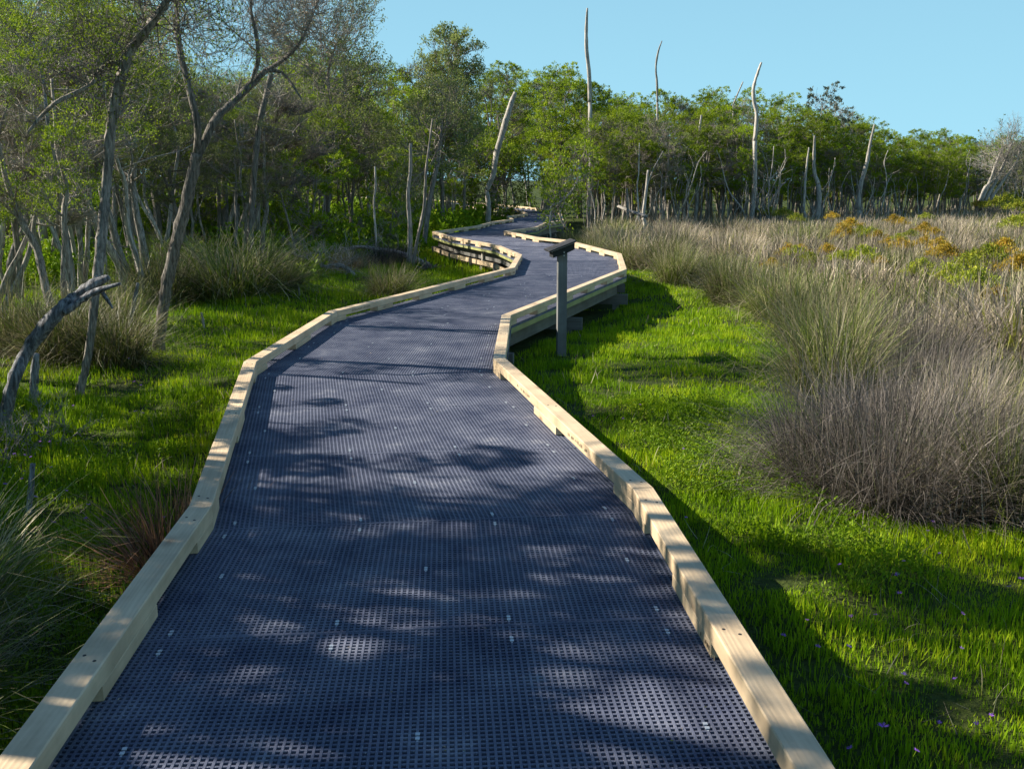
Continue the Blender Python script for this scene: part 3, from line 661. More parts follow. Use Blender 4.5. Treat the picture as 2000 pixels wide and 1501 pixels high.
def tussock(kind, x, y, s, label, group, rz=None, sq=1.0):
    o = link('sedge_tussock', rnd.choice(TM[kind]), None, (x, y, gzs(x, y)), (0, 0, R(0, 6.28) if rz is None else rz)); o.scale = (s * sq, s * sq, s)
    return tag(o, label, 'sedge', group)
GR = 'sedge tussocks of the reed bed on the right'
# the big grey tussock that fans over the turf on the right, and its neighbours
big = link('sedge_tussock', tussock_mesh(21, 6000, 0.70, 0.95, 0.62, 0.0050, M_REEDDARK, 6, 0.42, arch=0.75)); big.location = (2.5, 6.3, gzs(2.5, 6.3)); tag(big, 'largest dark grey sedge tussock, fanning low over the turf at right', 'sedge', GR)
near_t = [('grey', 3.15, 6.2, 0.92, 'grey sedge tussock at the right edge beside the largest one'), ('grey', 2.75, 7.1, 0.85, 'upright grey sedge clump directly behind the largest tussock'),
          ('green', 3.0, 5.75, 0.85, 'dark green sedge clump at the far right in front of the grey tussocks'), ('green', 2.85, 8.7, 1.1, 'olive sedge tussock with golden stems above the largest one'),
          ('grey', 3.6, 7.6, 0.9, 'dense grey sedge behind the right edge tussock'), ('grey', 3.8, 9.0, 0.95, 'tall grey sedge right of the olive tussock'), ('green', 3.35, 10.2, 1.1, 'olive green tussock leaning over the turf edge, mid right'),
          ('grey', 4.3, 10.4, 1.15, 'straw grey sedge clump behind the leaning olive tussock'), ('green', 3.75, 12.6, 1.05, 'low olive sedge tussock spilling over the turf edge'), ('green', 3.95, 14.8, 1.1, 'green sedge tussock on the turf edge below the yellow shrubs'),
          ('green', 3.85, 17.6, 1.15, 'rounded green sedge tussock at the corner of the turf'), ('green', 3.4, 20.8, 1.15, 'broad green tussock at the top of the turf strip'), ('green', 2.75, 24.3, 1.1, 'green sedge tussock just right of the widest boardwalk corner'),
          ('green', 3.7, 23.6, 1.2, 'tall green sedge tussock behind the turf strip'), ('green', 2.2, 27.0, 1.0, 'pale green sedge behind the boardwalk corner kerb'), ('green', 1.7, 29.8, 0.9, 'small green sedge beside the inner bend of the boardwalk')]
for kd, x, y, s, lb in near_t: tussock(kd, x, y, s, lb, GR)
tk = 0
for y0 in np.arange(11.5, 40, 1.5):
    xe = float(reed_edge(y0)) + 0.9; xm = min(0.56 * y0 + 1.0, xe + 14)
    x = xe + 0.3
    while x < xm and tk < 130:
        yy = y0 + R(-0.5, 0.5); gcol = 'fargreen' if R(0, 1) < (0.6 if x < xe + 2 else 0.14) else 'far'
        where = 'turf side' if x < xe + 2 else ('middle' if x < xe + 6 else 'far right')
        dist = 'near' if y0 < 17 else ('mid distance' if y0 < 24 else 'far' if y0 < 31 else 'farthest')
        tussock(gcol, x + R(-0.3, 0.3), yy, R(0.9, 1.25), f"{'green' if gcol == 'fargreen' else 'straw grey'} sedge clump, {where} of the reed bed, {dist}", f'{gcol} sedge {where} {dist}', sq=1.25)
        x += R(0.9, 1.5) * (1 + y0 / 40); tk += 1
# the matted sedge between and beyond the tussocks, which reads as one mass
A = Acc()
for (y0, y1, dens, w, segs) in [(3.5, 12, 260, 0.006, 4), (12, 20, 150, 0.010, 3), (20, 32, 80, 0.016, 2), (32, 50, 42, 0.03, 2), (50, 72, 18, 0.045, 1)]:
    n = int((0.7 * y1 + 3) * (y1 - y0) * dens); y = rg.uniform(y0, y1, n); x = rg.uniform(0, 0.66 * y1 + 5, n)
    front = np.interp(x, [2, 4, 10, 20, 40], [42, 46, 54, 62, 76])
    k = (x > reed_edge(y) + 0.55) & (x < 0.64 * y + 5) & (y < front + 3); x, y = x[k], y[k]; n = len(x)
    c = clump_noise(x, y, 1.6)
    blades(A, np.stack([x, y, gz(x, y)], 1), rg.uniform(0, 6.28, n), np.abs(rg.normal(0, 0.45, n)), np.where(y < 11, 0.30, 0.48) * (1 + 0.3 * c) * rg.uniform(0.5, 1.15, n), w * rg.uniform(0.6, 1.3, n), np.abs(rg.normal(0.3, 0.35, n)), rg, segs)
tag(link('sedge_bed', A.mesh('sedge_bed', [M_REED], True)), 'matted straw grey sedge filling the marsh at right', 'sedge', kind='stuff')
# left side tussocks
GL = 'sedge tussocks left of the boardwalk'
for kd, x, y, s, lb, sq in [('green', -5.2, 18.4, 1.55, 'large arching grey green sedge tussock under the pale straight trunk', 1.5), ('green', -6.3, 17.8, 1.3, 'sedge tussock leaning left of the large arching one', 1.3),
        ('green', -4.55, 19.2, 1.1, 'smaller sedge clump right of the large arching tussock', 1.3), ('green', -2.3, 18.6, 0.80, 'low dark sedge tussock on the bright turf near the left kerb', 1.3),
        ('green', -5.6, 13.6, 1.1, 'shaded dark sedge tussock left of the forked tree', 1.2), ('green', -5.0, 10.9, 0.95, 'shaded grey green sedge behind the broken leaning trunk', 1.2), ('green', -5.9, 11.6, 1.0, 'shaded sedge at the left edge behind the broken trunk', 1.3),
        ('green', -4.3, 10.6, 0.9, 'long bladed dark sedge leaning right beside the forked tree', 1.2), ('green', -2.6, 4.1, 0.75, 'sprawling green sedge at the lower left edge', 1.3), ('green', -2.25, 3.1, 0.7, 'green sedge blades in the bottom left corner', 1.4),
        ('green', -7.2, 21.5, 1.2, 'sedge tussock deep among the left trunks', 1.2), ('grey', -3.2, 25.5, 0.9, 'pale dry sedge beyond the fallen branches', 1.3), ('green', -8.8, 24.5, 1.1, 'sedge tussock far back among the left trunks', 1.2), ('grey', -3.9, 23.8, 0.8, 'dry bleached sedge left of the fallen branches', 1.3)]:
    tussock(kd, x, y, s, lb, GL, sq=sq)
tb = tussock('brown', -1.72, 4.75, 1.15, 'rust brown dead sedge leaning against the left kerb', GL, sq=1.1)
tussock('brown', 1.9, 25.4, 1.1, 'orange brown sedge tuft behind the boardwalk corner', GR, sq=1.2)

# ------------------------------------------------------------------ samphire shrubs
def shrub_mesh(seed, m, n=60):
    g = np.random.default_rng(seed); A = Acc(); B = []; C = []; D = []
    P = []; DD = []
    for _ in range(n):
        a = g.uniform(0, 6.28); r = g.uniform(0, 0.45); top = np.array([math.cos(a) * r, math.sin(a) * r, 0.5 - 0.5 * r + g.uniform(-0.1, 0.12)])
        b0 = np.array([math.cos(a) * r * 0.2, math.sin(a) * r * 0.2, 0.0]); B.append(b0); C.append((b0 + top) / 2 + g.normal(0, 0.03, 3)); D.append(top)
        k = 16; p = top + g.normal(0, 1, (k, 3)) * [0.05, 0.05, 0.04]; P.append(p); d = g.normal(0, 0.5, (k, 3)) + [0, 0, 1]; DD.append(d / np.linalg.norm(d, axis=1)[:, None])
    twigs(A, B, C, D, 0.006, 0.003, 0); P = np.concatenate(P); leaves(A, P, np.concatenate(DD), 0.075, 0.026, g, 1)
    return A
def shrub(seeds_mesh, x, y, s, label, group, lift=0.0):
    t = thing('samphire_shrub', label, 'shrub', (x, y, gzs(x, y) + lift), R(0, 6.28), group, (s * 1.25, s * 1.25, s))
    link('stems', seeds_mesh[0], t); link('foliage', seeds_mesh[1], t); return t
def split2(A, names, mats):
    """split an accumulator with material slots 0/1 into two meshes"""
    out = []
    for mi in (0, 1):
        B = Acc(); V = np.concatenate([a for a, _ in A.v])
        F = [f for f, m in A.f if m == mi]
        for fs in F:
            u, inv = np.unique(fs, return_inverse=True); B.add(V[u], inv.reshape(fs.shape), 0)
        out.append(B.mesh(names[mi], [mats[mi]], mi == 0))
    return out
SO = [split2(shrub_mesh(s, 0), ('stems', 'foliage'), (M_TWIG, M_SHRUB)) for s in (31, 32)]
SGm = [split2(shrub_mesh(s, 0), ('stems', 'foliage'), (M_TWIG, M_SHRUBG)) for s in (33, 34)]
def reedpt(px, py): return gpt(px, py, 0.62)
for px, py, c, s in [(1930, 500, 'g', 1.2), (1890, 520, 'g', 1.1), (1960, 490, 'o', 1.2), (1850, 495, 'o', 1.0), (1990, 520, 'o', 1.1), (1905, 545, 'g', 1.0), (1835, 488, 'o', 0.8), (1800, 515, 'g', 0.8), (1855, 530, 'g', 0.9),
                     (1835, 475, 'o', 0.9), (1760, 475, 'o', 0.9), (1685, 495, 'g', 1.0), (1640, 495, 'g', 0.7), (1615, 480, 'o', 0.7), (1635, 455, 'o', 0.8), (1660, 440, 'o', 1.1), (1650, 452, 'o', 1.0), (1680, 450, 'g', 0.9), (1700, 452, 'g', 0.9),
                     (1745, 430, 'o', 1.0), (1762, 432, 'o', 0.9), (1805, 447, 'o', 1.0), (1825, 450, 'o', 0.8), (1780, 452, 'g', 0.7), (1755, 455, 'g', 0.7), (1715, 455, 'o', 0.8), (1808, 468, 'o', 0.8), (1735, 465, 'o', 0.6), (1625, 420, 'o', 0.9),
                     (1555, 487, 'g', 0.8), (1540, 485, 'o', 0.8), (1565, 478, 'o', 0.6), (1582, 500, 'g', 0.7), (1507, 505, 'o', 0.6), (1505, 415, 'g', 1.2), (1530, 418, 'g', 1.3), (1555, 424, 'g', 1.0), (1490, 413, 'g', 1.0), (1808, 422, 'g', 0.9),
                     (1980, 441, 'g', 1.4), (1998, 440, 'g', 1.5), (1915, 402, 'o', 1.5), (1940, 403, 'g', 2.0), (1965, 400, 'g', 2.2), (1990, 396, 'g', 2.5), (1985, 410, 'g', 1.8), (1780, 520, 'g', 0.6), (1950, 560, 'o', 0.6), (1720, 500, 'o', 0.5)]:
    p = reedpt(px, py); col = rnd.choice(SO if c == 'o' else SGm)
    wx = 'near the right edge' if px > 1870 else ('mid sedge' if px > 1600 else 'left side')
    wy = 'close to the tree line' if py < 428 else ('in the back row' if py < 460 else 'in the front row')
    shrub(col, p.x, p.y, s * 0.72, f"{'orange tipped' if c == 'o' else 'yellow green'} samphire bush, {wx}, {wy}", f'{c} samphire {wx} {wy}', 0.38 - 0.05 * s)

# ------------------------------------------------------------------ trees
def branch_path(g, a, b, wob, n=5, sag=0.0):
    a, b = np.array(a, float), np.array(b, float); t = np.linspace(0, 1, n)[:, None]
    P = a + (b - a) * t; L = np.linalg.norm(b - a)
    w = np.cumsum(g.normal(0, wob * L / n, (n, 3)), 0); w -= w[-1] * t; P = P + w
    P[:, 2] += sag * np.sin(t[:, 0] * math.pi) * L
    return P
def make_tree(seed, h, nst, cr, ncl, nleaf, lsz, ntw, low=0.42, rad=0.07, clr=0.42, lean=0.3, bare=0.0, flat=0.55, top=1.0):
    """returns (trunk Acc, crown Acc[twigs 0, leaves 1])"""
    g = np.random.default_rng(seed); T = Acc(); C = Acc(); nodes = []
    cen = g.normal(0, lean * 0.6, 2)
    for s in range(nst):
        a = g.uniform(0, 6.28); b0 = np.array([math.cos(a), math.sin(a), 0]) * g.uniform(0, 0.16) * (nst > 1)
        b0[2] = -0.15
        tt = np.array([math.cos(a) * cr * 0.55 * g.uniform(0.2, 1) + cen[0], math.sin(a) * cr * 0.55 * g.uniform(0.2, 1) + cen[1], h * g.uniform(0.62, 0.85) * top])
        P = branch_path(g, b0, tt, 0.10, 9); r = rad * g.uniform(0.6, 1.1)
        rr = r * (1 - 0.72 * np.linspace(0, 1, 9)); rr[0] *= 1.5; rr[1] *= 1.12
        Ps, rs = smooth_path(P, rr, 3); tube(T, Ps, rs, 8, 0, 0.16, g)
        for q, qr in zip(Ps, rs):
            if q.z > h * low * 0.7: nodes.append((np.array(q), qr))
    N = np.array([n[0] for n in nodes]); NR = np.array([n[1] for n in nodes])
    tA, tB, tC, lP, lD = [], [], [], [], []
    for c in range(ncl):
        for _ in range(6):
            d = g.normal(0, 1, 3); d /= np.linalg.norm(d); 
            q = np.array([cen[0] + d[0] * cr * g.uniform(0.45, 1), cen[1] + d[1] * cr * g.uniform(0.45, 1), 0])
            q[2] = h * (low + (1 - low) * (0.5 + 0.5 * d[2]) * g.uniform(0.8, 1))
            rr_ = np.hypot(q[0] - cen[0], q[1] - cen[1]) / cr
            q[2] = min(q[2], h * (1.0 - 0.28 * rr_ ** 2))
            break
        cost = np.linalg.norm(N - q, axis=1) + 2.2 * np.maximum(0, N[:, 2] - q[2] + 0.25)
        k = int(np.argmin(cost)); a = N[k]; P = branch_path(g, a, q, 0.16, 5, -0.06)
        r0 = min(NR[k] * 0.6, 0.012 + 0.012 * np.linalg.norm(q - a)); rs = r0 * (1 - 0.7 * np.linspace(0, 1, 5))
        tube(T, P, rs, 5, 0, 0.1, g, cap=False)
        N = np.vstack([N, P[2:4]]); NR = np.concatenate([NR, rs[2:4]])
        cr_ = clr * g.uniform(0.65, 1.25)
        m = ntw; d = g.normal(0, 1, (m, 3)); d[:, 2] = np.abs(d[:, 2]) * 0.8 + g.uniform(-0.3, 0.3, m); d /= np.linalg.norm(d, axis=1)[:, None]
        e = q + d * cr_ * g.uniform(0.5, 1.05, (m, 1)) * [1, 1, flat + 0.15]
        st = P[g.integers(2, 5, m)]; tA.append(st); tB.append((st + e) / 2 + g.normal(0, 0.05, (m, 3))); tC.append(e)
        if g.uniform() < bare: # leafless spray: more twigs
            m2 = ntw; s2 = e[g.integers(0, m, m2)]; d2 = g.normal(0, 1, (m2, 3)); d2[:, 2] = np.abs(d2[:, 2]); e2 = s2 + d2 * cr_ * 0.25
            tA.append(s2); tB.append((s2 + e2) / 2 + g.normal(0, 0.02, (m2, 3))); tC.append(e2)
            nl = nleaf // 6
        else: nl = nleaf
        if nl:
            ns = max(3, nl // 14); d = g.normal(0, 1, (ns, 3)); d[:, 2] = np.abs(d[:, 2]) * 1.0 - 0.15; d /= np.linalg.norm(d, axis=1)[:, None]
            sub = q + d * cr_ * g.uniform(0.55, 1.0, (ns, 1)) * [1, 1, flat]
            idx = g.integers(0, ns, nl); p = sub[idx] + g.normal(0, cr_ * 0.085, (nl, 3)) * [1, 1, 0.8]
            dd = d[idx] * 0.8 + g.normal(0, 0.55, (nl, 3)) + [0, 0, 0.55]; lP.append(p); lD.append(dd / np.linalg.norm(dd, axis=1)[:, None])
    A_, B_, C_ = np.concatenate(tA), np.concatenate(tB), np.concatenate(tC)
    tr = (0.0028 if lsz < 0.08 else 0.0042) + 0.0006 * h / 5
    twigs(C, A_, B_, C_, tr * 1.5, tr * 0.6, 0)
    if lP:
        lP = np.concatenate(lP); leaves(C, lP, np.concatenate(lD), lsz * g.uniform(0.7, 1.3, len(lP)), lsz * 0.4, g, 1)
    return T, C
def tree_meshes(args, lm, **k):
    T, C = make_tree(*args, **k)
    return T.mesh('trunk', [M_BARK], True), C.mesh('crown', [M_TWIG, lm], False)
# far kinds (about 6 m tall)
FAR = [tree_meshes((100 + s, 6.0, ns, crr, ncl * 17 // 10, 230, 0.082, 9), M_LEAF, low=lw, rad=0.062, clr=0.46, flat=0.7) for s, ns, crr, ncl, lw in
       [(1, 3, 1.5, 34, 0.30), (2, 2, 1.2, 26, 0.36), (3, 4, 1.9, 42, 0.28), (4, 2, 1.5, 34, 0.36), (5, 3, 1.1, 28, 0.24), (6, 1, 1.3, 24, 0.40), (7, 3, 1.7, 30, 0.42)]]
FARG = [tree_meshes((120 + s, 6.0, ns, crr, ncl, 70, 0.09, 30), M_LEAFGREY, low=lw, rad=0.075, clr=0.6, bare=0.35) for s, ns, crr, ncl, lw in
        [(1, 3, 1.5, 30, 0.38), (2, 2, 1.3, 26, 0.42), (3, 3, 1.7, 32, 0.36)]]
NEAR = [tree_meshes((140 + s, 5.2, ns, crr, ncl * 13 // 10, 430, 0.037, 14), lm, low=lw, rad=0.075, clr=0.42, bare=0.3, lean=0.5) for s, ns, crr, ncl, lw, lm in
        [(1, 2, 1.4, 34, 0.40, M_LEAFNEAR), (2, 1, 1.3, 30, 0.45, M_LEAFNEAR), (3, 2, 1.6, 36, 0.36, M_LEAFGREY), (4, 1, 1.2, 28, 0.42, M_LEAFNEAR), (5, 3, 1.5, 36, 0.34, M_LEAFNEAR)]]
TWIGGY = [tree_meshes((160 + s, 5.0, ns, crr, ncl, 40, 0.045, 80), M_LEAFGREY, low=lw, rad=0.06, clr=0.5, bare=0.8, lean=0.6) for s, ns, crr, ncl, lw in
          [(1, 2, 1.3, 30, 0.34), (2, 1, 1.2, 26, 0.40)]]
SHADE = [tree_meshes((170 + s, 5.2, ns, crr, ncl, 700, 0.055, 10), M_LEAF, low=lw, rad=0.10, clr=0.29, flat=0.30, lean=0.5) for s, ns, crr, ncl, lw in [(1, 2, 1.8, 20, 0.34), (2, 3, 2.1, 22, 0.28)]]
LOWB = [tree_meshes((180 + s, 2.6, 4, 1.1, 26, 150, 0.085, 14), M_LEAF, low=0.2, rad=0.035, clr=0.42, flat=0.7) for s in (1, 2)]
BLUE = tree_meshes((190, 5.5, 1, 0.8, 34, 60, 0.12, 10), M_LEAFBLUE, low=0.3, rad=0.06, clr=0.38, flat=0.9)
def plant(kind, x, y, s, label, group, name='tea_tree', cat='tree', rz=None, tilt=(0, 0), zs=1.0):
    t = thing(name, label, cat, (x, y, gzs(x, y)), 0, group, (s, s, s * zs)); t.rotation_euler = (tilt[0], tilt[1], R(0, 6.28) if rz is None else rz)
    link('trunk', kind[0], t); link('crown', kind[1], t); return t

TOPX = [0, 380, 400, 450, 550, 600, 640, 690, 720, 760, 800, 830, 880, 920, 960, 1010, 1040, 1080, 1120, 1150, 1200, 1250, 1300, 1350, 1400, 1440, 1500, 1540, 1600, 1650, 1700, 1750, 1800, 1850, 1900, 1930, 1970, 2150]
TOPY = [-60, -40, 50, 40, 60, 75, 75, 100, 155, 175, 100, 85, 90, 125, 100, 120, 135, 115, 125, 152, 168, 178, 160, 172, 165, 172, 170, 188, 200, 205, 215, 240, 250, 250, 268, 262, 258, 262]
FX = [600, 700, 800, 900, 1000, 1110, 1200, 1300, 1500, 1700, 1850, 2000, 2150]
FY = [36, 42, 46, 50, 62, 45, 45, 46, 50, 56, 62, 68, 72]
def top_at(px): return float(np.interp(px, TOPX, TOPY))
def hgt(px, y, topy):      # tree height so that its top appears at topy
    p = atdepth(px, topy, y); return p.z - gzs(p.x, p.y)
def clear_of_path(x, y, r=0.6):
    return not in_deck(np.array([x]), np.array([y]), r)[0]
def stem_mesh(seed, h, r, name='dead_trunk', m=None, bend=0.14, tw=0):
    g = np.random.default_rng(seed); A = Acc(); P = branch_path(g, (0, 0, -0.2), (g.normal(0, 0.18) * h, g.normal(0, 0.1) * h, h), bend, 7)
    Ps, rs = smooth_path(P, list(r * (1 - 0.6 * np.linspace(0, 1, 7))), 3); tube(A, Ps, rs, 7, 0, 0.14, g)
    for _ in range(tw):
        i = g.integers(6, len(Ps) - 2); a = np.array(Ps[i]); e = a + g.normal(0, 0.28, 3) * [1, 1, 0.5] * h * 0.4 + [0, 0, 0.12 * h]
        tube(A, branch_path(g, a, e, 0.2, 4), rs[i] * 0.45 * (1 - 0.7 * np.linspace(0, 1, 4)), 5, 0, 0.1, g)
    return A.mesh(name, [m or M_DEAD], True)
STEM_ = [stem_mesh(320 + q_, 3.2, 0.045, tw=8) for q_ in range(4)]
nfar = 0
def zone(px):
    return ('behind the far boardwalk bend' if px < 1120 else 'behind the tallest bare pole' if px < 1260 else 'between the two tallest bare poles' if px < 1420 else
            'around the curved bare pole' if px < 1560 else 'below the blue grey cone tree' if px < 1700 else 'right of the split snag' if px < 1860 else 'at the far right end')
def row_of(k): return ('front row', 'second row', 'back row')[k]
px = 1105.0
for row, (step, dmin, dmax, tmin, tmax) in enumerate([(21, 0, 2.5, 45, 100), (23, 3, 6, 15, 60), (27, 8, 13, -4, 22)]):
    px = 1080.0 + row * 9
    while px < 2130:
        y = float(np.interp(px, FX, FY)) + R(dmin, dmax); p = atdepth(px, 400, y)
        ty = top_at(px) + R(tmin, tmax) * (1 if px < 1750 else 0.55); h = hgt(px, y, ty)
        if h > 1.5 and clear_of_path(p.x, y, 1.2):
            k = rnd.choice(FAR if R(0, 1) < 0.76 else FARG); gy = k in FARG
            plant(k, p.x, y, h / 6.1, f"{'grey green' if gy else 'green'} tea tree, {row_of(row)}, {zone(px)}", f"{'grey' if gy else 'green'} tree line {row} {zone(px)}"); nfar += 1
        px += step * R(0.7, 1.3) * (1 if px < 1700 else 0.8)
# slim bare trunks crowded along the front of the tree line
def stem_mesh(seed, h, r, name='dead_trunk', m=None, bend=0.14, tw=0):
    g = np.random.default_rng(seed); A = Acc(); P = branch_path(g, (0, 0, -0.2), (g.normal(0, 0.18) * h, g.normal(0, 0.1) * h, h), bend, 7)
    Ps, rs = smooth_path(P, list(r * (1 - 0.6 * np.linspace(0, 1, 7))), 3); tube(A, Ps, rs, 7, 0, 0.14, g)
    for _ in range(tw):
        i = g.integers(6, len(Ps) - 2); a = np.array(Ps[i]); e = a + g.normal(0, 0.28, 3) * [1, 1, 0.5] * h * 0.4 + [0, 0, 0.12 * h]
        tube(A, branch_path(g, a, e, 0.2, 4), rs[i] * 0.45 * (1 - 0.7 * np.linspace(0, 1, 4)), 5, 0, 0.1, g)
    return A.mesh(name, [m or M_DEAD], True)
STEM = [stem_mesh(300 + s, 3.0, 0.036, bend=0.24, tw=2 + s % 4) for s in range(7)]
nst = 0
for q in range(112):
    px = R(1120, 2090) if q < 94 else R(560, 1000)
    y = float(np.interp(px, FX, FY)) - R(0.3, 1.8); p = atdepth(px, 400, y)
    if not clear_of_path(p.x, y, 1.0): continue
    o = link('bare_tree', STEM[q % 7], None, (p.x, y, gzs(p.x, y)), (R(-0.22, 0.22), R(-0.22, 0.22), R(0, 6.28))); s = R(0.4, 1.0) if q % 5 else R(1.0, 1.3); o.scale = (s, s, s)
    tag(o, f"thin bare trunk {zone(px) if px > 1000 else 'behind the left kerb'}", 'dead tree', f'thin bare trunks {zone(px) if px > 1000 else "left"}')
for q in range(46):     # thin stems standing through the left wood
    y = R(15, 40); px = R(-80, 640); p = atdepth(px, 400, y)
    if px > 380 and y < 24: continue
    o = link('bare_tree', STEM_[q % 4] if q % 2 else STEM[q % 7], None, (p.x, y, gzs(p.x, y)), (R(-0.2, 0.2), R(-0.25, 0.25), R(0, 6.28))); s_ = R(0.9, 1.6); o.scale = (s_, s_, s_)
    w_ = 'at the left edge' if px < 130 else 'left of the forked tree' if px < 330 else 'right of the forked tree'; d_ = 'near' if y < 22 else 'mid' if y < 31 else 'far'
    tag(o, f'thin grey stem in the left wood {w_}, {d_}', 'dead tree', f'thin stems of the left wood {w_} {d_}')
# the trees in the middle, left of the far bend, and behind
for row, (step, dmin, dmax, tmin, tmax) in enumerate([(32, 0, 4, 60, 140), (34, 8, 15, 10, 60), (38, 18, 30, -8, 15)]):
    px = 590.0 + row * 11
    while px < 1105:
        y = float(np.interp(px, [590, 700, 850, 950, 1020, 1110], [30, 33, 42, 52, 60, 64])) + R(dmin, dmax); p = atdepth(px, 400, y)
        ty = top_at(px) + R(tmin, tmax); h = hgt(px, y, ty)
        if clear_of_path(p.x, y, 1.3) and h > 1.5:
            gy = R(0, 1) < 0.3; k = rnd.choice(FARG if gy else FAR)
            wz = 'over the left kerb bend' if px > 830 else 'left of the bare twin trunks'
            plant(k, p.x, y, h / 6.1, f"{'grey twiggy' if gy else 'green'} tea tree {wz}, {('nearest', 'middle', 'rearmost')[row]} rank", f'middle wood {wz} {row} {gy}')
        px += step * R(0.75, 1.25)
# the left wood
left_pos = []
for row, (y0, y1, n) in enumerate([(12.5, 16, 3), (16, 22, 6), (22, 30, 13), (30, 42, 26)]):
    k = 0; tries = 0
    while k < n and tries < 800:
        tries += 1; y = R(y0, y1); px = R(-120, 600 if row > 1 else (330 if row else 240)); p = atdepth(px, 400, y)
        if any((p.x - a) ** 2 + (y - b) ** 2 < (0.75 + 0.15 * row) ** 2 for a, b in left_pos): continue
        left_pos.append((p.x, y)); k += 1
        ty = max(top_at(px), top_at(min(px + 110, 620))) + R(45, 110) if px > 270 else R(-120, 30)
        h = min(hgt(px, y, ty), 4.9 if y < 17 else 5.8 if y < 23 else 8.0)
        u = R(0, 1); kd, nm = (rnd.choice(NEAR), 'leafy') if u < 0.62 else ((rnd.choice(TWIGGY), 'bare twiggy') if u < 0.85 else (rnd.choice(NEAR), 'leafy'))
        col = 'at the left edge' if px < 130 else 'left of the forked tree' if px < 330 else 'right of the forked tree'
        plant(kd, p.x, y, h / 5.3, f"{nm} tea tree {col}, {('first', 'second', 'third', 'rear')[row]} rank", f'left wood {nm} {col} {row}', tilt=(R(-0.09, 0.09), R(-0.12, 0.12)))
# low green bushes under the wood
for q in range(16):
    px = R(250, 820); y = R(27, 44); p = atdepth(px, 400, y)
    if clear_of_path(p.x, y, 1.3): plant(rnd.choice(LOWB), p.x, y, R(0.6, 1.1), f"low green bush among the trunks {'left' if px < 560 else 'behind the fallen branches'}", f"low bushes {'left' if px < 560 else 'mid'}", 'green_bush', 'bush')
# trees on the left beside and behind the camera, whose crowns shade the near deck
for kd, x, y, s in [(SHADE[0], -5.2, 5.6, 1.22), (SHADE[1], -5.5, 3.3, 1.2), (SHADE[1], -5.4, 7.3, 0.68), (SHADE[0], -4.6, 1.2, 1.0), (SHADE[0], -8.6, 4.7, 1.4), (SHADE[1], -6.6, 8.6, 0.7), (SHADE[0], -5.6, 7.9, 0.66), (SHADE[1], -5.0, 5.9, 0.62), (SHADE[1], -7.5, 5.9, 1.45), (SHADE[0], -7.3, 10.6, 0.74), (SHADE[0], -5.2, 6.6, 0.6), (SHADE[1], -9.8, 7.6, 1.45), (SHADE[1], -9.2, 1.4, 1.35), (TWIGGY[0], -5.6, -0.2, 1.0), (SHADE[0], -6.6, 9.6, 0.85)]:
    plant(kd, x, y, s, 'tea tree just left of the view, beside the near deck', 'trees beside the near boardwalk')
for q, px in enumerate(np.arange(-60, 900, 40)):
    y = 58 + R(0, 8); p = atdepth(px, 400, y)
    if clear_of_path(p.x, y, 2.0): plant(LOWB[q % 2], p.x, y, R(1.5, 2.1), 'large dark bush at the far back of the left wood', 'bushes behind the left wood', 'green_bush', 'bush')
for q, (x, y, sc_, a) in enumerate([(-5.4, 4.2, 1.4, -.2), (-6.4, 6.0, 1.5, -.2), (-5.2, 2.6, 1.4, -.1), (-7.2, 7.2, 1.6, -.25), (-5.9, 5.1, 1.4, -.3), (-7.8, 8.7, 1.6, -.1), (-5.3, 3.4, 1.2, -.1), (-5.7, 1.5, 1.5, -.2), (-6.1, 3.9, 1.8, .15), (-6.8, 5.4, 1.9, -.05), (-5.7, 6.7, 1.4, -.2), (-7.6, 6.4, 2.1, .1), (-6.3, 4.7, 1.6, -.3), (-8.4, 7.9, 2.2, -.15), (-5.2, 1.9, 1.3, -.2)]):
    o = link('bare_tree', STEM_[q % 4], None, (x, y, gzs(x, y)), (a, a * 0.5, q)); o.scale = (sc_ * 1.3, sc_ * 1.3, sc_); tag(o, 'bare leaning stem just left of the view, beside the near deck', 'dead tree', 'bare stems beside the near deck')
for q, px in enumerate(np.arange(1090, 2150, 46)):      # low dense growth closing the wood behind the trunks
    y = float(np.interp(px, FX, FY)) + R(8, 14); p = atdepth(px, 400, y)
    plant(LOWB[q % 2], p.x, y, R(1.1, 1.5), f'low bush inside the wood {zone(px)}', f'bushes inside the wood {zone(px)}', 'green_bush', 'bush')
for px, py, y, h in [(1597, 135, 60, 0), (1637, 165, 62, 0)]:
    p = atdepth(px, 400, y); plant(BLUE, p.x, y, hgt(px, y, py) / 5.6, 'blue grey cone shaped tree rising above the canopy, ' + ('the taller one' if px < 1620 else 'the shorter one'), 'blue grey trees above the canopy', 'cone_tree')

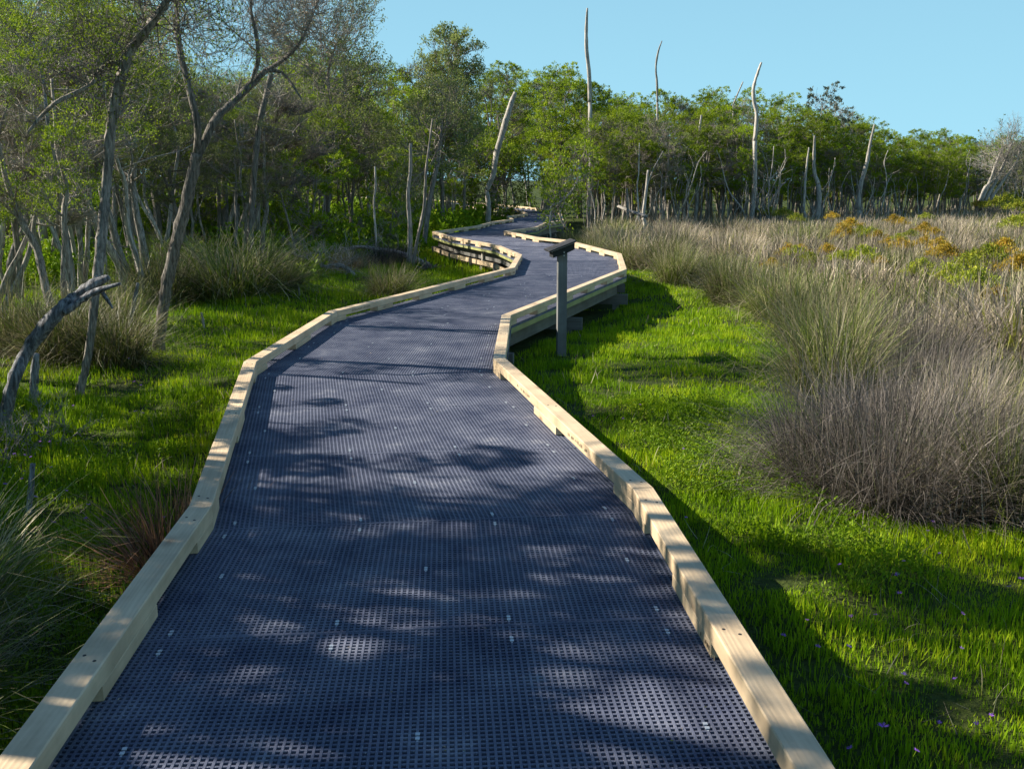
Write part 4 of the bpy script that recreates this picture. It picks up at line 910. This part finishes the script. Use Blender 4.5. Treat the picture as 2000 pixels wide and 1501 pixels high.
# ------------------------------------------------------------------ individually shaped trees, snags and deadwood
def limb(A, px, y0, rpx, sides=14, k=6, dy=None, seed=1, rough=0.17):
    """px: photo points; y0: ground distance; dy: depth offset per point"""
    g = np.random.default_rng(seed); dy = dy or [0] * len(px)
    P = [atdepth(a, b, y0 + d) for (a, b), d in zip(px, dy)]; rad = [r * 0.72 * (y0 * 1.02) / FPX / 2 for r in rpx]
    Ps, rs = smooth_path(P, rad, k); tube(A, Ps, rs, sides, 0, rough, g); return Ps, rs
def spray(A, tips, n, ln, g, r=0.006, upw=0.5, lv=2, dirs=None):
    """recursive fine twig sprays from branch tips"""
    S = np.array([list(t) for t in tips]); D = np.array(dirs) if dirs is not None else None
    for l in range(lv):
        m = len(S) * n; st = np.repeat(S, n, 0); d = g.normal(0, 1, (m, 3)); d[:, 2] += upw
        if D is not None: d = d * 0.7 + np.repeat(D, n, 0) * 1.3
        d /= np.linalg.norm(d, axis=1)[:, None]; L = ln * (0.62 ** l) * g.uniform(0.5, 1.2, (m, 1)); e = st + d * L
        twigs(A, st, (st + e) / 2 + g.normal(0, 0.09 * ln * (0.62 ** l), (m, 3)), e, r * 0.6 ** l, r * 0.6 ** (l + 1), 0); S = e; D = d
    return S
def leafy(A, S, n, sz, g, mi):
    P = np.repeat(S, n, 0) + g.normal(0, 0.05, (len(S) * n, 3)); D = g.normal(0, 0.6, P.shape) + [0, 0, 0.6]; leaves(A, P, D / np.linalg.norm(D, axis=1)[:, None], sz, sz * 0.4, g, mi)
def origin(o, p):      # move a mesh's origin to its foot
    o.data.transform(Matrix.Translation(-Vector(p))); o.location = Vector(o.location) + Vector(p)
def custom(name, label, cat, base, parts, group=None):
    t = thing(name, label, cat, base, 0, group)
    for nm, A, mats, smo in parts:
        me = A.mesh(nm, mats, smo); me.transform(Matrix.Translation(-Vector(base))); link(nm, me, t)
    return t
g = np.random.default_rng(77)
# forked tree in the left foreground
A = Acc(); C = Acc(); B = gpt(310, 685); y = B.y
limb(A, [(308, 695), (313, 650), (325, 560), (345, 470), (368, 380), (385, 300)], y, [34, 27, 26, 28, 27, 25], seed=1)
p1, r1 = limb(A, [(385, 305), (387, 250), (372, 180), (352, 100), (346, 40), (350, -30)], y, [17, 15, 14, 13, 12, 9], dy=[0, -.1, -.1, 0, .1, .2], seed=2)
p2, r2 = limb(A, [(385, 310), (420, 235), (455, 200), (490, 165), (523, 135)], y, [22, 21, 20, 19, 15], dy=[0, 0, .1, .2, .3], seed=3)
p3, _ = limb(A, [(488, 170), (503, 120), (500, 70), (490, 20), (494, -20)], y, [11, 10, 8, 6, 5], dy=[.2, .1, 0, 0, 0], seed=4)
p4, _ = limb(A, [(520, 138), (560, 112), (585, 85), (607, 40), (620, 5)], y, [12, 9, 7, 5, 3], dy=[.3, .4, .4, .5, .6], seed=5)
p5, _ = limb(A, [(520, 138), (550, 142), (570, 165), (590, 195)], y, [8, 6, 5, 3], dy=[.3, .3, .2, .1], seed=6)
p6, _ = limb(A, [(500, 100), (480, 82), (455, 60), (430, 35)], y, [5, 4, 3, 2], dy=[.1, .2, .3, .3], seed=7)
p7, _ = limb(A, [(250, 0), (255, -60)], y, [2, 1], seed=7) if False else (p6, 0)
tips = list(p4[6:]) + list(p3[9:]) + list(p6[4:]) + list(p4[8:]) + list(p4[10:])
S = spray(C, tips[::2], 5, 0.45, g, 0.0045, 0.5, 3); S2 = spray(C, list(p1[16:]), 4, 0.5, g, 0.006, 0.3, 3); leafy(C, S2[::3], 8, 0.034, g, 1)
custom('forked_tree', 'tall forked grey tree leaning right in the left foreground, its bare twigs against the sky', 'tree', (B.x, B.y, gzs(B.x, B.y)), [('trunk', A, [M_BARK], True), ('crown', C, [M_TWIG, M_LEAFNEAR], False)])
# curved tree left of it
A = Acc(); C = Acc(); B = gpt(158, 772); y = B.y
limb(A, [(150, 785), (160, 745), (172, 690), (183, 600), (192, 520), (200, 440), (208, 360), (214, 270), (224, 200), (238, 150)], y, [28, 20, 20, 22, 27, 27, 24, 25, 27, 27], dy=[0, 0, 0, 0, .1, .2, .3, .3, .3, .3], seed=11)
q1, _ = limb(A, [(236, 155), (255, 100), (285, 60), (325, 5), (350, -40)], y, [24, 24, 20, 15, 12], dy=[.3, .3, .2, .1, 0], seed=12)
q2, _ = limb(A, [(240, 125), (222, 122), (195, 140), (178, 165), (135, 188), (110, 200), (82, 225), (55, 258)], y, [12, 12, 12, 10, 11, 10, 8, 5], dy=[.3, .4, .3, .2, .1, 0, 0, -.1], seed=13)
q3, _ = limb(A, [(222, 238), (240, 215), (258, 195)], y, [7, 6, 3], dy=[.3, .3, .3], seed=14)
S = spray(C, list(q1[10:]), 4, 0.45, g, 0.006, 0.5, 3); leafy(C, S[::2], 9, 0.034, g, 1)
S = spray(C, list(q2[6:20]), 4, 0.32, g, 0.005, 0.6, 3); leafy(C, S[::3], 9, 0.032, g, 1)
custom('curved_tree', 'dark furrowed tree curving up out of the frame at left, one long limb reaching left', 'tree', (B.x, B.y, gzs(B.x, B.y)), [('trunk', A, [M_BARK], True), ('crown', C, [M_TWIG, M_LEAFNEAR], False)])
# slender straight trunks
def slim(pts, rpx, label, name='slender_tree', tw=0, lf=0, m=M_BARK, seed=1, cat='tree', basepx=None, leafm=M_LEAFNEAR, tw_from=0.5, ln=0.5):
    B = gpt(*pts[0]); y = B.y; A = Acc(); C = Acc(); gg = np.random.default_rng(seed)
    P, r = limb(A, [(pts[0][0], pts[0][1] + 8)] + list(pts[1:]), y, rpx, 11, 5, seed=seed, rough=0.2)
    parts = [('trunk', A, [m], True)]
    if tw:
        S = spray(C, P[int(len(P) * tw_from):], tw, ln * y / 15, gg, 0.006 * y / 12, 0.5, 3)
        if lf: leafy(C, S, lf * 2, 0.038 * y / 15, gg, 1)
        parts.append(('crown', C, [M_TWIG, leafm], False))
        return custom(name, label, cat, (B.x, B.y, gzs(B.x, B.y)), parts)
    me = A.mesh(name, [m], True); b = Vector((B.x, B.y, gzs(B.x, B.y))); me.transform(Matrix.Translation(-b)); return tag(link(name, me, None, b), label, cat)
slim([(487, 548), (489, 480), (493, 400), (500, 300), (510, 230), (530, 145)], [15, 13, 13, 13, 13, 10], 'straight pale trunk rising from the large arching sedge tussock', seed=21, tw=2, lf=1, tw_from=0.75)
slim([(252, 545), (255, 470), (257, 380), (262, 300), (257, 230), (265, 130), (262, 60)], [18, 15, 14, 14, 12, 10, 6], 'upright grey trunk right of the curved tree', seed=22, tw=4, lf=3, tw_from=0.55)
slim([(635, 478), (638, 420), (642, 360), (645, 300), (652, 240), (640, 150), (655, 90)], [16, 13, 12, 11, 9, 7, 4], 'pale trunked tree with a sparse crown behind the fallen branches', seed=23, tw=5, lf=3, tw_from=0.5, ln=0.55, leafm=M_LEAFGREY)
slim([(722, 462), (720, 400), (716, 340), (714, 295), (716, 240)], [11, 10, 9, 8, 6], 'straight grey trunk behind the thin bare sapling', seed=24, tw=5, lf=4, tw_from=0.7)
slim([(733, 512), (734, 470), (730, 400), (733, 365), (732, 325)], [6, 5, 5, 5, 4], 'thin bare sapling stem without branches on the bright turf', 'dead_sapling', seed=25, m=M_DEAD, cat='dead tree')
slim([(799, 518), (801, 450), (797, 380), (802, 330), (802, 280)], [12, 9, 8, 7, 6], 'left stem of the bare twin trunks near the kerb', 'bare_tree', seed=26, m=M_DEAD, cat='dead tree')
slim([(806, 520), (815, 470), (828, 410), (833, 330), (845, 232)], [10, 9, 9, 7, 3], 'dark leaning right stem of the bare twin trunks', 'bare_tree', seed=27, m=M_BARK, cat='dead tree')
slim([(828, 482), (833, 430), (843, 370), (854, 320), (862, 260)], [15, 13, 13, 12, 9], 'thick pale trunk right of the bare twin trunks', seed=28, tw=6, lf=3, tw_from=0.8, leafm=M_LEAFGREY, m=M_DEAD)
slim([(861, 449), (864, 400), (862, 340), (861, 280), (868, 200), (880, 120)], [17, 11, 10, 10, 7, 3], 'straight pale tree behind the sharp left corner of the kerb, tall airy crown', seed=29, tw=6, lf=4, tw_from=0.45, ln=0.3, leafm=M_LEAFGREY)
slim([(905, 441), (906, 400), (907, 350), (907, 290)], [8, 7, 7, 6], 'slim bare trunk behind the back kerb', 'bare_tree', seed=30, m=M_DEAD, cat='dead tree')
slim([(949, 436), (953, 410), (962, 380), (972, 350)], [24, 18, 15, 12], 'thick gnarled trunk beside the back kerb', seed=31, tw=6, lf=5, tw_from=0.5, ln=0.4)
slim([(940, 526), (944, 505), (941, 480)], [13, 10, 9], 'short grey stump post beside the left kerb bend', 'stump', seed=33, m=M_DEAD, cat='stump')
slim([(759, 482), (755, 465), (754, 456)], [12, 10, 8], 'squat broken stump left of the twin trunks', 'stump', seed=34, m=M_DEAD, cat='stump')
slim([(586, 578), (584, 566), (583, 556)], [6, 5, 3], 'tiny stub standing alone on the bright turf', 'stump', seed=35, m=M_DEAD, cat='stump')
slim([(55, 1008), (60, 960), (64, 905)], [15, 14, 13], 'weathered stake stump at the left edge', 'stump', seed=36, m=M_DEADNEAR, cat='stump')
slim([(258, 665), (257, 620), (264, 580), (269, 552)], [9, 8, 8, 6], 'thin dark dead stem left of the forked tree', 'dead_sapling', seed=37, m=M_DEADNEAR, cat='dead tree')
slim([(399, 640), (396, 625), (393, 610)], [6, 6, 3], 'short leaning stick in the shaded turf', 'stump', seed=38, m=M_DEAD, cat='stump')
slim([(64, 795), (66, 740), (70, 690)], [22, 24, 14], 'split upright stub under the broken leaning trunk', 'stump', seed=39, m=M_DEADNEAR, cat='stump')
for k, (px, w, lb) in enumerate([(30, 17, 'at the extreme left'), (75, 24, 'second from the left edge'), (128, 16, 'beside the curved tree'), (152, 13, 'thin, behind the curved tree'), (225, 15, 'between the two left trunks'), (300, 16, 'leaning behind the forked tree'), (332, 14, 'in the gap right of the forked tree'), (372, 13, 'straight, right of the fork'), (402, 12, 'leaning left in the green gap'), (437, 18, 'thick, in the green gap'), (425, 11, 'slanting over the green undergrowth'), (553, 12, 'far, leaning'), (575, 11, 'far and dark'), (690, 9, 'behind the green bush')]):
    r3 = random.Random(k); by = 470 if px > 500 else (r3.uniform(505, 600) if px < 240 else r3.uniform(470, 520)); by = 430 if px > 540 else by
    lean = r3.uniform(-30, 30); slim([(px + lean * 0.6, by), (px + lean * 0.3 + 4, by - 70), (px, by - 140), (px - lean * 0.3, by - 220), (px - lean * 0.2, by - (330 if px < 340 else 270))], [w, w * .85, w * .8, w * .7, w * .5], f'grey furrowed trunk in the left wood, {lb}', seed=50 + k, tw=4, lf=3, tw_from=0.55, ln=0.34)
# snags above the tree line
def snag(pts, y, rpx, label, seed):
    A = Acc(); P, r = limb(A, pts, y, rpx, 8, 4, seed=seed); x = P[0].x; b = Vector((x, y, gzs(x, y)))
    foot = Acc(); me_pts = [b - Vector((0, 0, 0.2)), (b + P[0]) / 2 + Vector((0.1, 0, 0)), P[0]]; gg = np.random.default_rng(seed)
    Ps, rs = smooth_path(me_pts, [r[0] * 1.5, r[0] * 1.2, r[0]], 3); tube(A, Ps, rs, 8, 0, 0.12, gg)
    me = A.mesh('snag', [M_DEAD], True); me.transform(Matrix.Translation(-b)); tag(link('snag', me, None, b), label, 'dead tree')
snag([(1152, 200), (1151, 150), (1146, 100), (1145, 60), (1147, 16)], 49, [9, 9, 8, 7, 4], 'tallest bare white pole rising above the middle of the canopy', 61)
snag([(950, 372), (962, 345), (970, 300), (985, 245), (996, 210), (1006, 180)], 45, [10, 12, 13, 13, 12, 8], 'thick broken pale trunk leaning right above the far bend', 60)
snag([(1284, 200), (1283, 160), (1281, 130), (1286, 100), (1293, 80)], 51, [6, 6, 5, 5, 2], 'slim bare pole with a hooked tip, second above the canopy', 62)
snag([(1474, 275), (1478, 225), (1472, 195), (1472, 170), (1479, 145), (1487, 122)], 49, [9, 8, 8, 7, 6, 4], 'curved white pole above the right part of the canopy', 63)
snag([(1432, 205), (1440, 185), (1451, 160)], 54, [4, 4, 3], 'short pale stub left of the curved white pole', 64)
snag([(1676, 410), (1682, 360), (1693, 320), (1700, 280), (1708, 243)], 53.5, [11, 10, 9, 7, 3], 'leaning white snag with a forked tip on the right', 65)
snag([(1598, 360), (1590, 335), (1590, 300), (1591, 265)], 51, [11, 9, 8, 5], 'thick pale broken trunk left of the forked snag', 66)
snag([(1570, 412), (1572, 360), (1576, 320), (1580, 288)], 50, [6, 6, 5, 3], 'slim pale broken stem beside the thick broken trunk', 67)
snag([(1359, 330), (1363, 280), (1370, 225)], 49, [8, 7, 4], 'blue grey dead trunk inside the canopy', 68)
snag([(1256, 425), (1262, 375), (1266, 332)], 42, [7, 6, 4], 'straight pale stake at the foot of the tree line', 69)
snag([(1498, 412), (1520, 370), (1535, 355)], 49, [6, 5, 3], 'bent white stem low in front of the trees', 70)
snag([(1225, 432), (1226, 395), (1224, 368)], 40, [7, 6, 4], 'short pale stake above the sedge, left of the fallen pole', 71)
# curved dead saplings right of the far bend
def sapling(pts, y, rpx, label, seed, tw):
    A = Acc(); P, r = limb(A, pts, y, rpx, 7, 4, seed=seed); gg = np.random.default_rng(seed); C = Acc(); S = spray(C, P[len(P) // 2:], tw, 0.5, gg, 0.012, 0.4, 3); leafy(C, S, 3, 0.12, gg, 1)
    b = Vector((P[0].x, y, gzs(P[0].x, y))); custom('slender_tree', label, 'tree', b, [('trunk', A, [M_DEAD], True), ('crown', C, [M_TWIG, M_LEAF], False)])
sapling([(1077, 475), (1073, 440), (1076, 415), (1077, 403), (1100, 390), (1125, 360), (1130, 325)], 29.5, [5, 4, 4, 4, 5, 5, 3], 'crooked bare sapling bending right over the far kerb', 81, 3)
sapling([(1110, 450), (1098, 432), (1094, 415), (1102, 395), (1104, 370), (1108, 340)], 33, [5, 5, 5, 4, 4, 3], 'second crooked sapling just right of the far kerb', 82, 3)
# white twiggy tree at the far right
A = Acc(); C = Acc(); y = 58.0
for k, pts in enumerate([[(1918, 392), (1935, 350), (1945, 320), (1958, 290)], [(1925, 392), (1950, 345), (1965, 310), (1975, 280)], [(1912, 392), (1925, 365), (1942, 350), (1945, 330), (1952, 300)], [(1935, 390), (1960, 352), (1985, 318), (1992, 290)]]):
    P, r = limb(A, pts, y, [9, 8, 6, 5, 3][:len(pts)], 7, 4, seed=90 + k); S = spray(C, P[-8:], 4, 1.0, g, 0.014, 0.5, 3)
    if k == 0: leafy(C, S[::4], 2, 0.14, g, 1)
x0 = atdepth(1925, 392, y).x; custom('twiggy_tree', 'white stemmed tree with a bare twiggy crown near the right edge', 'tree', (x0, y, gzs(x0, y)), [('trunk', A, [M_DEAD], True), ('crown', C, [M_DEAD, M_LEAFGREY], False)])
# bleached pole fallen into the sedge at the foot of the tree line
A = Acc(); limb(A, [(1208, 403), (1230, 412), (1262, 423)], 40, [8, 9, 10], 8, 4, dy=[2, 1, 0], seed=95)
o = link('fallen_log', A.mesh('fallen_log', [M_DEAD], True)); origin(o, atdepth(1262, 423, 40)); tag(o, 'bleached pole fallen from the trees into the sedge', 'log')
# broken leaning trunk, left foreground
A = Acc(); B = gpt(10, 835); y = B.y
limb(A, [(0, 850), (12, 800), (30, 735), (52, 690), (78, 650), (118, 605), (150, 578), (182, 556), (213, 541)], y, [34, 32, 32, 35, 35, 34, 29, 26, 12], 12, 4, dy=[0, 0, 0, .1, .1, .1, .2, .2, .2], seed=101, rough=0.22)
limb(A, [(125, 610), (158, 585), (190, 568), (235, 553)], y, [18, 18, 14, 6], 9, 4, dy=[0.05, .1, .1, .1], seed=102, rough=0.2)
limb(A, [(196, 566), (207, 580), (220, 602)], y, [12, 12, 5], 7, 3, dy=[.2, .2, .15], seed=103)
limb(A, [(150, 585), (170, 560), (190, 538)], y, [14, 12, 6], 7, 3, dy=[.25, .3, .3], seed=104)
o = link('broken_trunk', A.mesh('broken_trunk', [M_DEADNEAR], True)); origin(o, (B.x, B.y, gzs(B.x, B.y))); tag(o, 'silver grey broken trunk leaning right with a splintered end, left foreground', 'dead tree')
# fallen branches and the uprooted stump on the bright turf
def fallen(pts, y, rpx, label, seed, tw=0, dy=None, ln=0.35, lv=3, name='fallen_branch'):
    if y is None: y = gpt(*max(pts, key=lambda q: q[1])).y
    A = Acc(); P, r = limb(A, pts, y, [q * 1.25 for q in rpx], 8, 4, dy=dy, seed=seed); gg = np.random.default_rng(seed)
    if tw: spray(A, P[2:], tw, ln, gg, 0.010, 0.45, lv)
    o = link(name, A.mesh(name, [M_DEAD], True)); origin(o, P[0]); tag(o, label, 'log' if tw == 0 else 'branch')
fallen([(836, 520), (800, 503), (765, 492), (735, 487), (700, 482), (665, 490), (640, 500)], None, [12, 11, 10, 8, 7, 5, 3], 'bleached fallen tree lying across the bright turf behind the low dark sedge', 111, 2, dy=[0, .4, .8, 1, 1.2, 1.4, 1.4])
fallen([(696, 540), (675, 523), (655, 517), (630, 520), (600, 505), (570, 495)], None, [6, 8, 7, 6, 4, 3], 'grey branched limb lying on the turf left of the dark sedge', 112, 3, dy=[0, .2, .3, .3, .6, .9])
fallen([(735, 470), (715, 478), (690, 482), (660, 470)], None, [4, 4, 3, 2], 'tangle of dry twigs behind the fallen tree', 113, 5, ln=0.5)
fallen([(600, 515), (570, 505), (540, 512)], None, [4, 3, 2], 'low heap of grey twigs beside the arching tussock', 114, 6, ln=0.45)
fallen([(750, 444), (775, 428), (790, 410), (800, 390)], None, [4, 6, 6, 3], 'curved pale branch propped behind the twin trunks', 115, 0, name='fallen_log')
fallen([(735, 449), (760, 446), (790, 450)], None, [6, 6, 5], 'short grey log lying behind the thin sapling', 116, 0, name='fallen_log')
fallen([(270, 345), (300, 372), (330, 400), (352, 432), (368, 470)], 30, [9, 10, 10, 9, 8], 'dark dead limb slanting down behind the forked tree', 117, 1, name='fallen_branch')
fallen([(470, 395), (500, 415), (540, 425), (565, 432)], None, [8, 8, 6, 4], 'fallen trunk lying in the undergrowth behind the pale trunk', 118, 0, name='fallen_log')
A = Acc(); B = gpt(840, 528); gg = np.random.default_rng(5)
for k in range(26):
    d = gg.normal(0, 1, 3); d[2] = abs(d[2]) * 0.6; d /= np.linalg.norm(d); e = np.array([B.x, B.y, gzs(B.x, B.y) + 0.05]) + d * gg.uniform(0.12, 0.34) * [1.1, 0.7, 1]
    tube(A, branch_path(gg, (B.x, B.y, gzs(B.x, B.y)), e, 0.25, 5), 0.035 * (1 - 0.8 * np.linspace(0, 1, 5)), 5, 0, 0.2, gg)
o = link('root_ball', A.mesh('root_ball', [M_BARK], True)); origin(o, (B.x, B.y, gzs(B.x, B.y))); tag(o, 'dark upturned root ball at the end of the fallen tree', 'stump')
# dry brush at the left edge
A = Acc(); B = gpt(25, 900); gg = np.random.default_rng(6); spray(A, [(B.x + gg.normal(0, .15), B.y + gg.normal(0, .2), gzs(B.x, B.y) + 0.02) for _ in range(14)], 4, 0.22, gg, 0.005, 0.3, 3)
o = link('dry_brush', A.mesh('dry_brush', [M_DEAD], True)); origin(o, (B.x, B.y, gzs(B.x, B.y))); tag(o, 'tangle of dry grey twigs at the left edge below the broken trunk', 'brush')

# ------------------------------------------------------------------ purple daisies
def flower_mesh(seed, n=15):
    gg = np.random.default_rng(seed); A = Acc(); a = np.arange(n) / n * 6.28 + gg.normal(0, 0.1, n); P = np.zeros((n, 3)) + [0, 0, 0.0]
    D = np.stack([np.cos(a), np.sin(a), gg.uniform(0.15, 0.7, n)], 1); D /= np.linalg.norm(D, axis=1)[:, None]; leaves(A, P, D, 0.019, 0.0045, gg, 0)
    tube(A, [(0, 0, -0.09), (0.004, 0, -0.04), (0, 0, 0.002)], [0.0012, 0.0012, 0.002], 4, 1); return A.mesh('purple_flower', [M_PETAL, M_HERB])
FL = [flower_mesh(s) for s in (1, 2, 3)]
fl = [(1725, 1418, 1.9), (1752, 1122, 1.3), (1757, 1158, 1.3), (1995, 1130, 1.5), (1530, 1240, 1.1), (1597, 1262, 1.1), (1658, 1262, 1.1), (1765, 1316, 1.1), (1770, 1334, 1), (1660, 1460, 1.1), (1865, 1325, 1), (1936, 1396, 1), (1880, 1198, 1), (1662, 1203, 1), (1907, 1412, 1), (1835, 1410, .9), (1640, 1102, 1), (1765, 1095, .9), (1971, 1145, 1), (1790, 1465, 1), (1878, 1265, .9), (1710, 1200, .9), (1822, 1018, 1.1), (1835, 1080, .9), (1250, 790, 1), (1217, 817, 1), (1240, 842, .9), (1335, 876, 1), (1340, 1010, .9), (1385, 830, 1), (1440, 675, .9), (1462, 802, 1), (1110, 875, .9), (1158, 812, .9), (1206, 910, .9), (1576, 1210, .8), (1812, 1036, 1),
      (262, 745, 1.2), (275, 752, 1.2), (232, 688, 1), (252, 700, 1), (265, 803, 1.4), (279, 806, 1.2), (320, 1010, .9), (143, 792, 1), (105, 1020, 1.3), (168, 1012, 1.3), (60, 892, 1), (48, 888, 1), (47, 920, 1), (28, 886, 1), (10, 945, 1.2), (42, 935, 1.1), (70, 970, 1.2), (100, 912, 1), (18, 912, 1), (130, 958, .9), (172, 985, 1.1), (12, 878, 1.2), (97, 862, 1), (78, 862, 1)]
for k, (px, py, s) in enumerate(fl):
    hh = 0.10 if px > 1000 else 0.16; p = gpt(px, py, hh); z = gzs(p.x, p.y) + hh
    o = link('purple_flower', FL[k % 3], None, (p.x, p.y, z), (R(-0.5, 0.3), R(-0.4, 0.4), R(0, 6))); o.scale = (s * 0.65,) * 3
    if px == 1725: lb, gp = 'largest purple daisy, in the shaded turf near the lower right corner', None
    else:
        w = 'on the left bank' if px < 1000 else ('in the turf beside the right kerb' if px < 1480 else ('in the shaded turf at lower right' if py > 1180 else 'in the turf below the large tussock'))
        lb, gp = f'small purple daisy {w}', f'purple daisies {w}'
    tag(o, lb, 'flower', gp)

# ------------------------------------------------------------------ labels that still repeat: tell them apart by their order from the left
from collections import defaultdict
byl = defaultdict(list)
for o in bpy.data.objects:
    if o.parent is None and o.get('label') and o.get('category') and o.get('kind') is None: byl[o['label']].append(o)
ORD = ['leftmost', 'second from left', 'third from left', 'fourth from left', 'fifth from left', 'sixth from left', 'seventh from left', 'eighth from left', 'ninth from left', 'tenth from left', 'eleventh from left', 'twelfth from left', 'thirteenth from left', 'fourteenth from left', 'fifteenth from left']
for lb, L in byl.items():
    if 1 < len(L) <= 30:
        L.sort(key=lambda o: o.location.x / max(o.location.y, 0.5)); n = len(L)
        for k, o in enumerate(L):
            nm = ORD[k] if k < (n + 1) // 2 else ('rightmost' if k == n - 1 else ORD[n - 1 - k].replace('left', 'right'))
            o['label'] = f'{lb}, {nm}'
